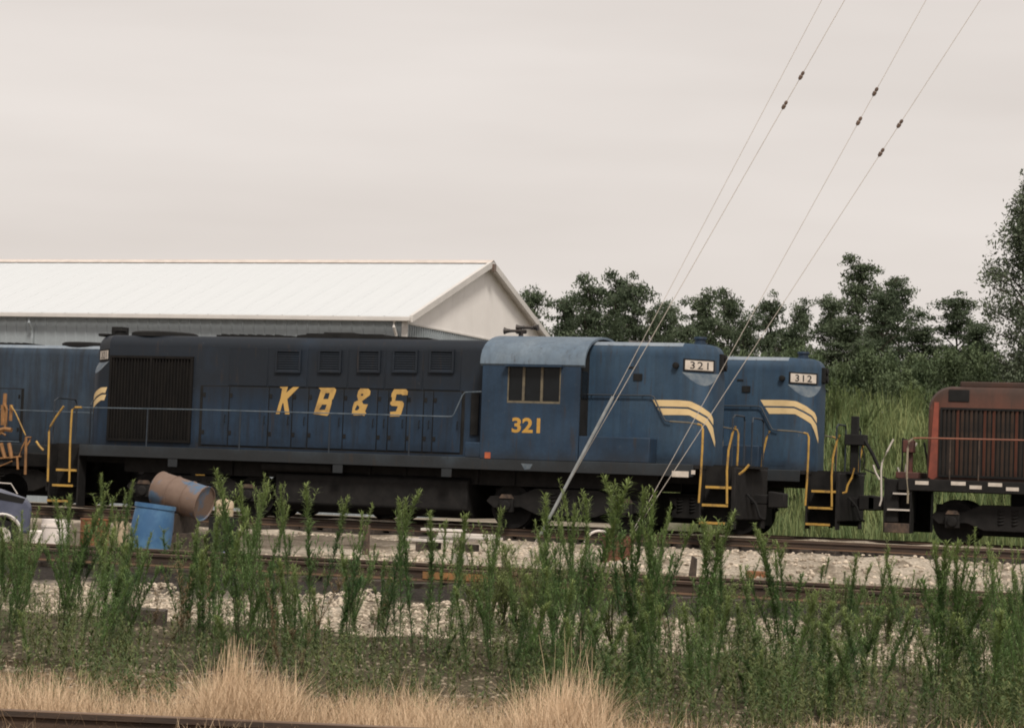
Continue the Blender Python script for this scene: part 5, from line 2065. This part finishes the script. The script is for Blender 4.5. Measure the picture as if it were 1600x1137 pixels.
for i in range(40):
    px = rw.uniform(-10, 1600)
    dp = rw.uniform(28.5, 34)
    b = UD(px, dp)
    g0 = ground_z(b.x, b.y)
    h = rw.uniform(.15, .5) if px > 420 else rw.uniform(.2, .6)
    hor = 723 + .037 * px
    weed(px, dp, hor + (HC - g0 - h) / dp * FPX, 'small weed sprouting in the gravel beyond the middle track', 'small weeds beyond the middle track', rw, 1.2)

# low undergrowth in the ditch: short leafy stalks and ground cover, too many to count
mb = MB()
ru = random.Random(33)


def sprig(x, y, h, nl, Lf):
    z = ground_z(x, y) - .01
    lx, ly = ru.uniform(-.15, .15) * h, ru.uniform(-.15, .15) * h
    w = .0035
    mb.add([(x - w, y, z), (x + w, y, z), (x + lx, y + ly, z + h)], [(0, 1, 2)])
    for i in range(nl):
        t = .12 + .88 * (i + ru.random()) / nl
        a = ru.uniform(0, 6.28)
        el = ru.uniform(-.1, 1.0)
        L = Lf * ru.uniform(.6, 1.25) * (1.1 - .4 * t)
        d = Vector((math.cos(a) * math.cos(el), math.sin(a) * math.cos(el), math.sin(el)))
        sd_ = Vector((-math.sin(a), math.cos(a), 0)) * ru.uniform(.004, .009)
        p = Vector((x + lx * t, y + ly * t, z + h * t))
        mb.add([p, p + d * L * .5 + sd_, p + d * L, p + d * L * .5 - sd_], [(0, 1, 2, 3)])


n_s = 0
while n_s < 2200:
    px, dp = ru.uniform(-60, 1680), ru.uniform(14.6, 25.5)
    k = .5 + .5 * math.sin(px * .013 + dp * .9 + 1) * math.sin(px * .005 - dp * .6)
    rgt = sst(780, 1020, px)
    if ru.random() > (.10 + .62 * k * k) * (.68 + .32 * rgt): continue
    if dp > 22 and ru.random() < .35: continue
    x, y = along(px, dp)
    h = ru.uniform(.10, .30) + .28 * k * ru.random() + .12 * rgt * ru.random()
    if 20.5 < dp and y > 22.2: h *= .8
    sprig(x, y, h, int(16 + 46 * h), ru.uniform(.045, .085))
    n_s += 1
for i in range(260):          # growth among the sleepers of the middle track
    px = ru.uniform(-60, 1680)
    y = ru.uniform(24.6, 27.9)
    p = U(px, 890, y)
    k = .5 + .5 * math.sin(p.x * 1.3)
    if ru.random() > .3 + .7 * k: continue
    sprig(p.x, y, ru.uniform(.12, .36), 22, .07)
o = mb.build('undergrowth', M_under, smooth=False, recalc=False)
tag(o, 'low dark green undergrowth covering the ditch', 'undergrowth', kind='stuff')
p = UD(222, 24.2)
o = link_mesh('timber', tmesh, None, (p.x, p.y, gz(p) + .02), (.05, .04, .35), (.27, 1, 1.1))
tag(o, 'short dark timber lying on the pale ballast at the left', 'timber')

# loose stones
ICO = [(0, 0, 1), (.894, 0, .447), (.276, .851, .447), (-.724, .526, .447), (-.724, -.526, .447), (.276, -.851, .447), (.724, .526, -.447), (-.276, .851, -.447), (-.894, 0, -.447), (-.276, -.851, -.447), (.724, -.526, -.447), (0, 0, -1)]
ICF = [(0, 1, 2), (0, 2, 3), (0, 3, 4), (0, 4, 5), (0, 5, 1), (1, 6, 2), (2, 7, 3), (3, 8, 4), (4, 9, 5), (5, 10, 1), (6, 7, 2), (7, 8, 3), (8, 9, 4), (9, 10, 5), (10, 6, 1), (11, 7, 6), (11, 8, 7), (11, 9, 8), (11, 10, 9), (11, 6, 10)]


def stone_mat(name, c1, c2):
    M, t, b = nodes(name)
    g = t.nodes.new('ShaderNodeNewGeometry')
    t.links.new(mix(t, g.outputs['Random Per Island'], c1, c2), b.inputs['Base Color'])
    b.inputs['Roughness'].default_value = .9
    b.inputs['Specular IOR Level'].default_value = .15
    return M


def stones(name, n, place, size, mat, label):
    rr = random.Random(n)
    mb = MB()
    for i in range(n):
        x, y = place(rr)
        r = size * rr.uniform(.5, 1.4)
        z = ground_z(x, y) + r * .1
        sx, sy, sz = r * rr.uniform(.7, 1.3), r * rr.uniform(.7, 1.3), r * rr.uniform(.45, .9)
        a = rr.uniform(0, 6.28)
        c, s = math.cos(a), math.sin(a)
        vs = []
        for (u, v, w) in ICO:
            k = rr.uniform(.8, 1.15)
            u, v, w = u * sx * k, v * sy * k, w * sz * k
            vs.append((x + u * c - v * s, y + u * s + v * c, z + w))
        mb.add(vs, ICF)
    o = mb.build(name, mat, smooth=False, recalc=False)
    tag(o, label, 'stones', kind='stuff')


M_stc = stone_mat('limestone', (.17, .14, .105), (.62, .53, .43))
M_std = stone_mat('grey_stone', (.07, .058, .042), (.32, .27, .20))
def yard_spot(r):
    while True:
        x, y = along(r.uniform(-60, 1660), 30 + 20 * r.random())
        if 28.4 < y < 47.5 and not (x < -16.4 and y < 44): return x, y


def ballast_spot(r):
    while True:
        x, y = along(r.uniform(-60, 1660), r.uniform(22.2, 27.4))
        e = 24.1 + .45 * math.sin(x * 1.9) * math.sin(x * .73 + 1) + .15 * math.sin(x * 5.1)
        if 21.9 < y < e: return x, y


stones('ballast_stones', 11500, lambda r: ballast_spot(r), .025, M_stc, 'pale limestone ballast on the near shoulder of the middle track')
stones('gravel', 8500, lambda r: along(r.uniform(-60, 1660), r.uniform(14.8, 25)), .017, M_std, 'grey gravel scattered in the weedy ditch')
stones('yard_stones', 5000, lambda r: yard_spot(r), .035, M_stc, 'pale loose stones on the yard beyond the middle track')
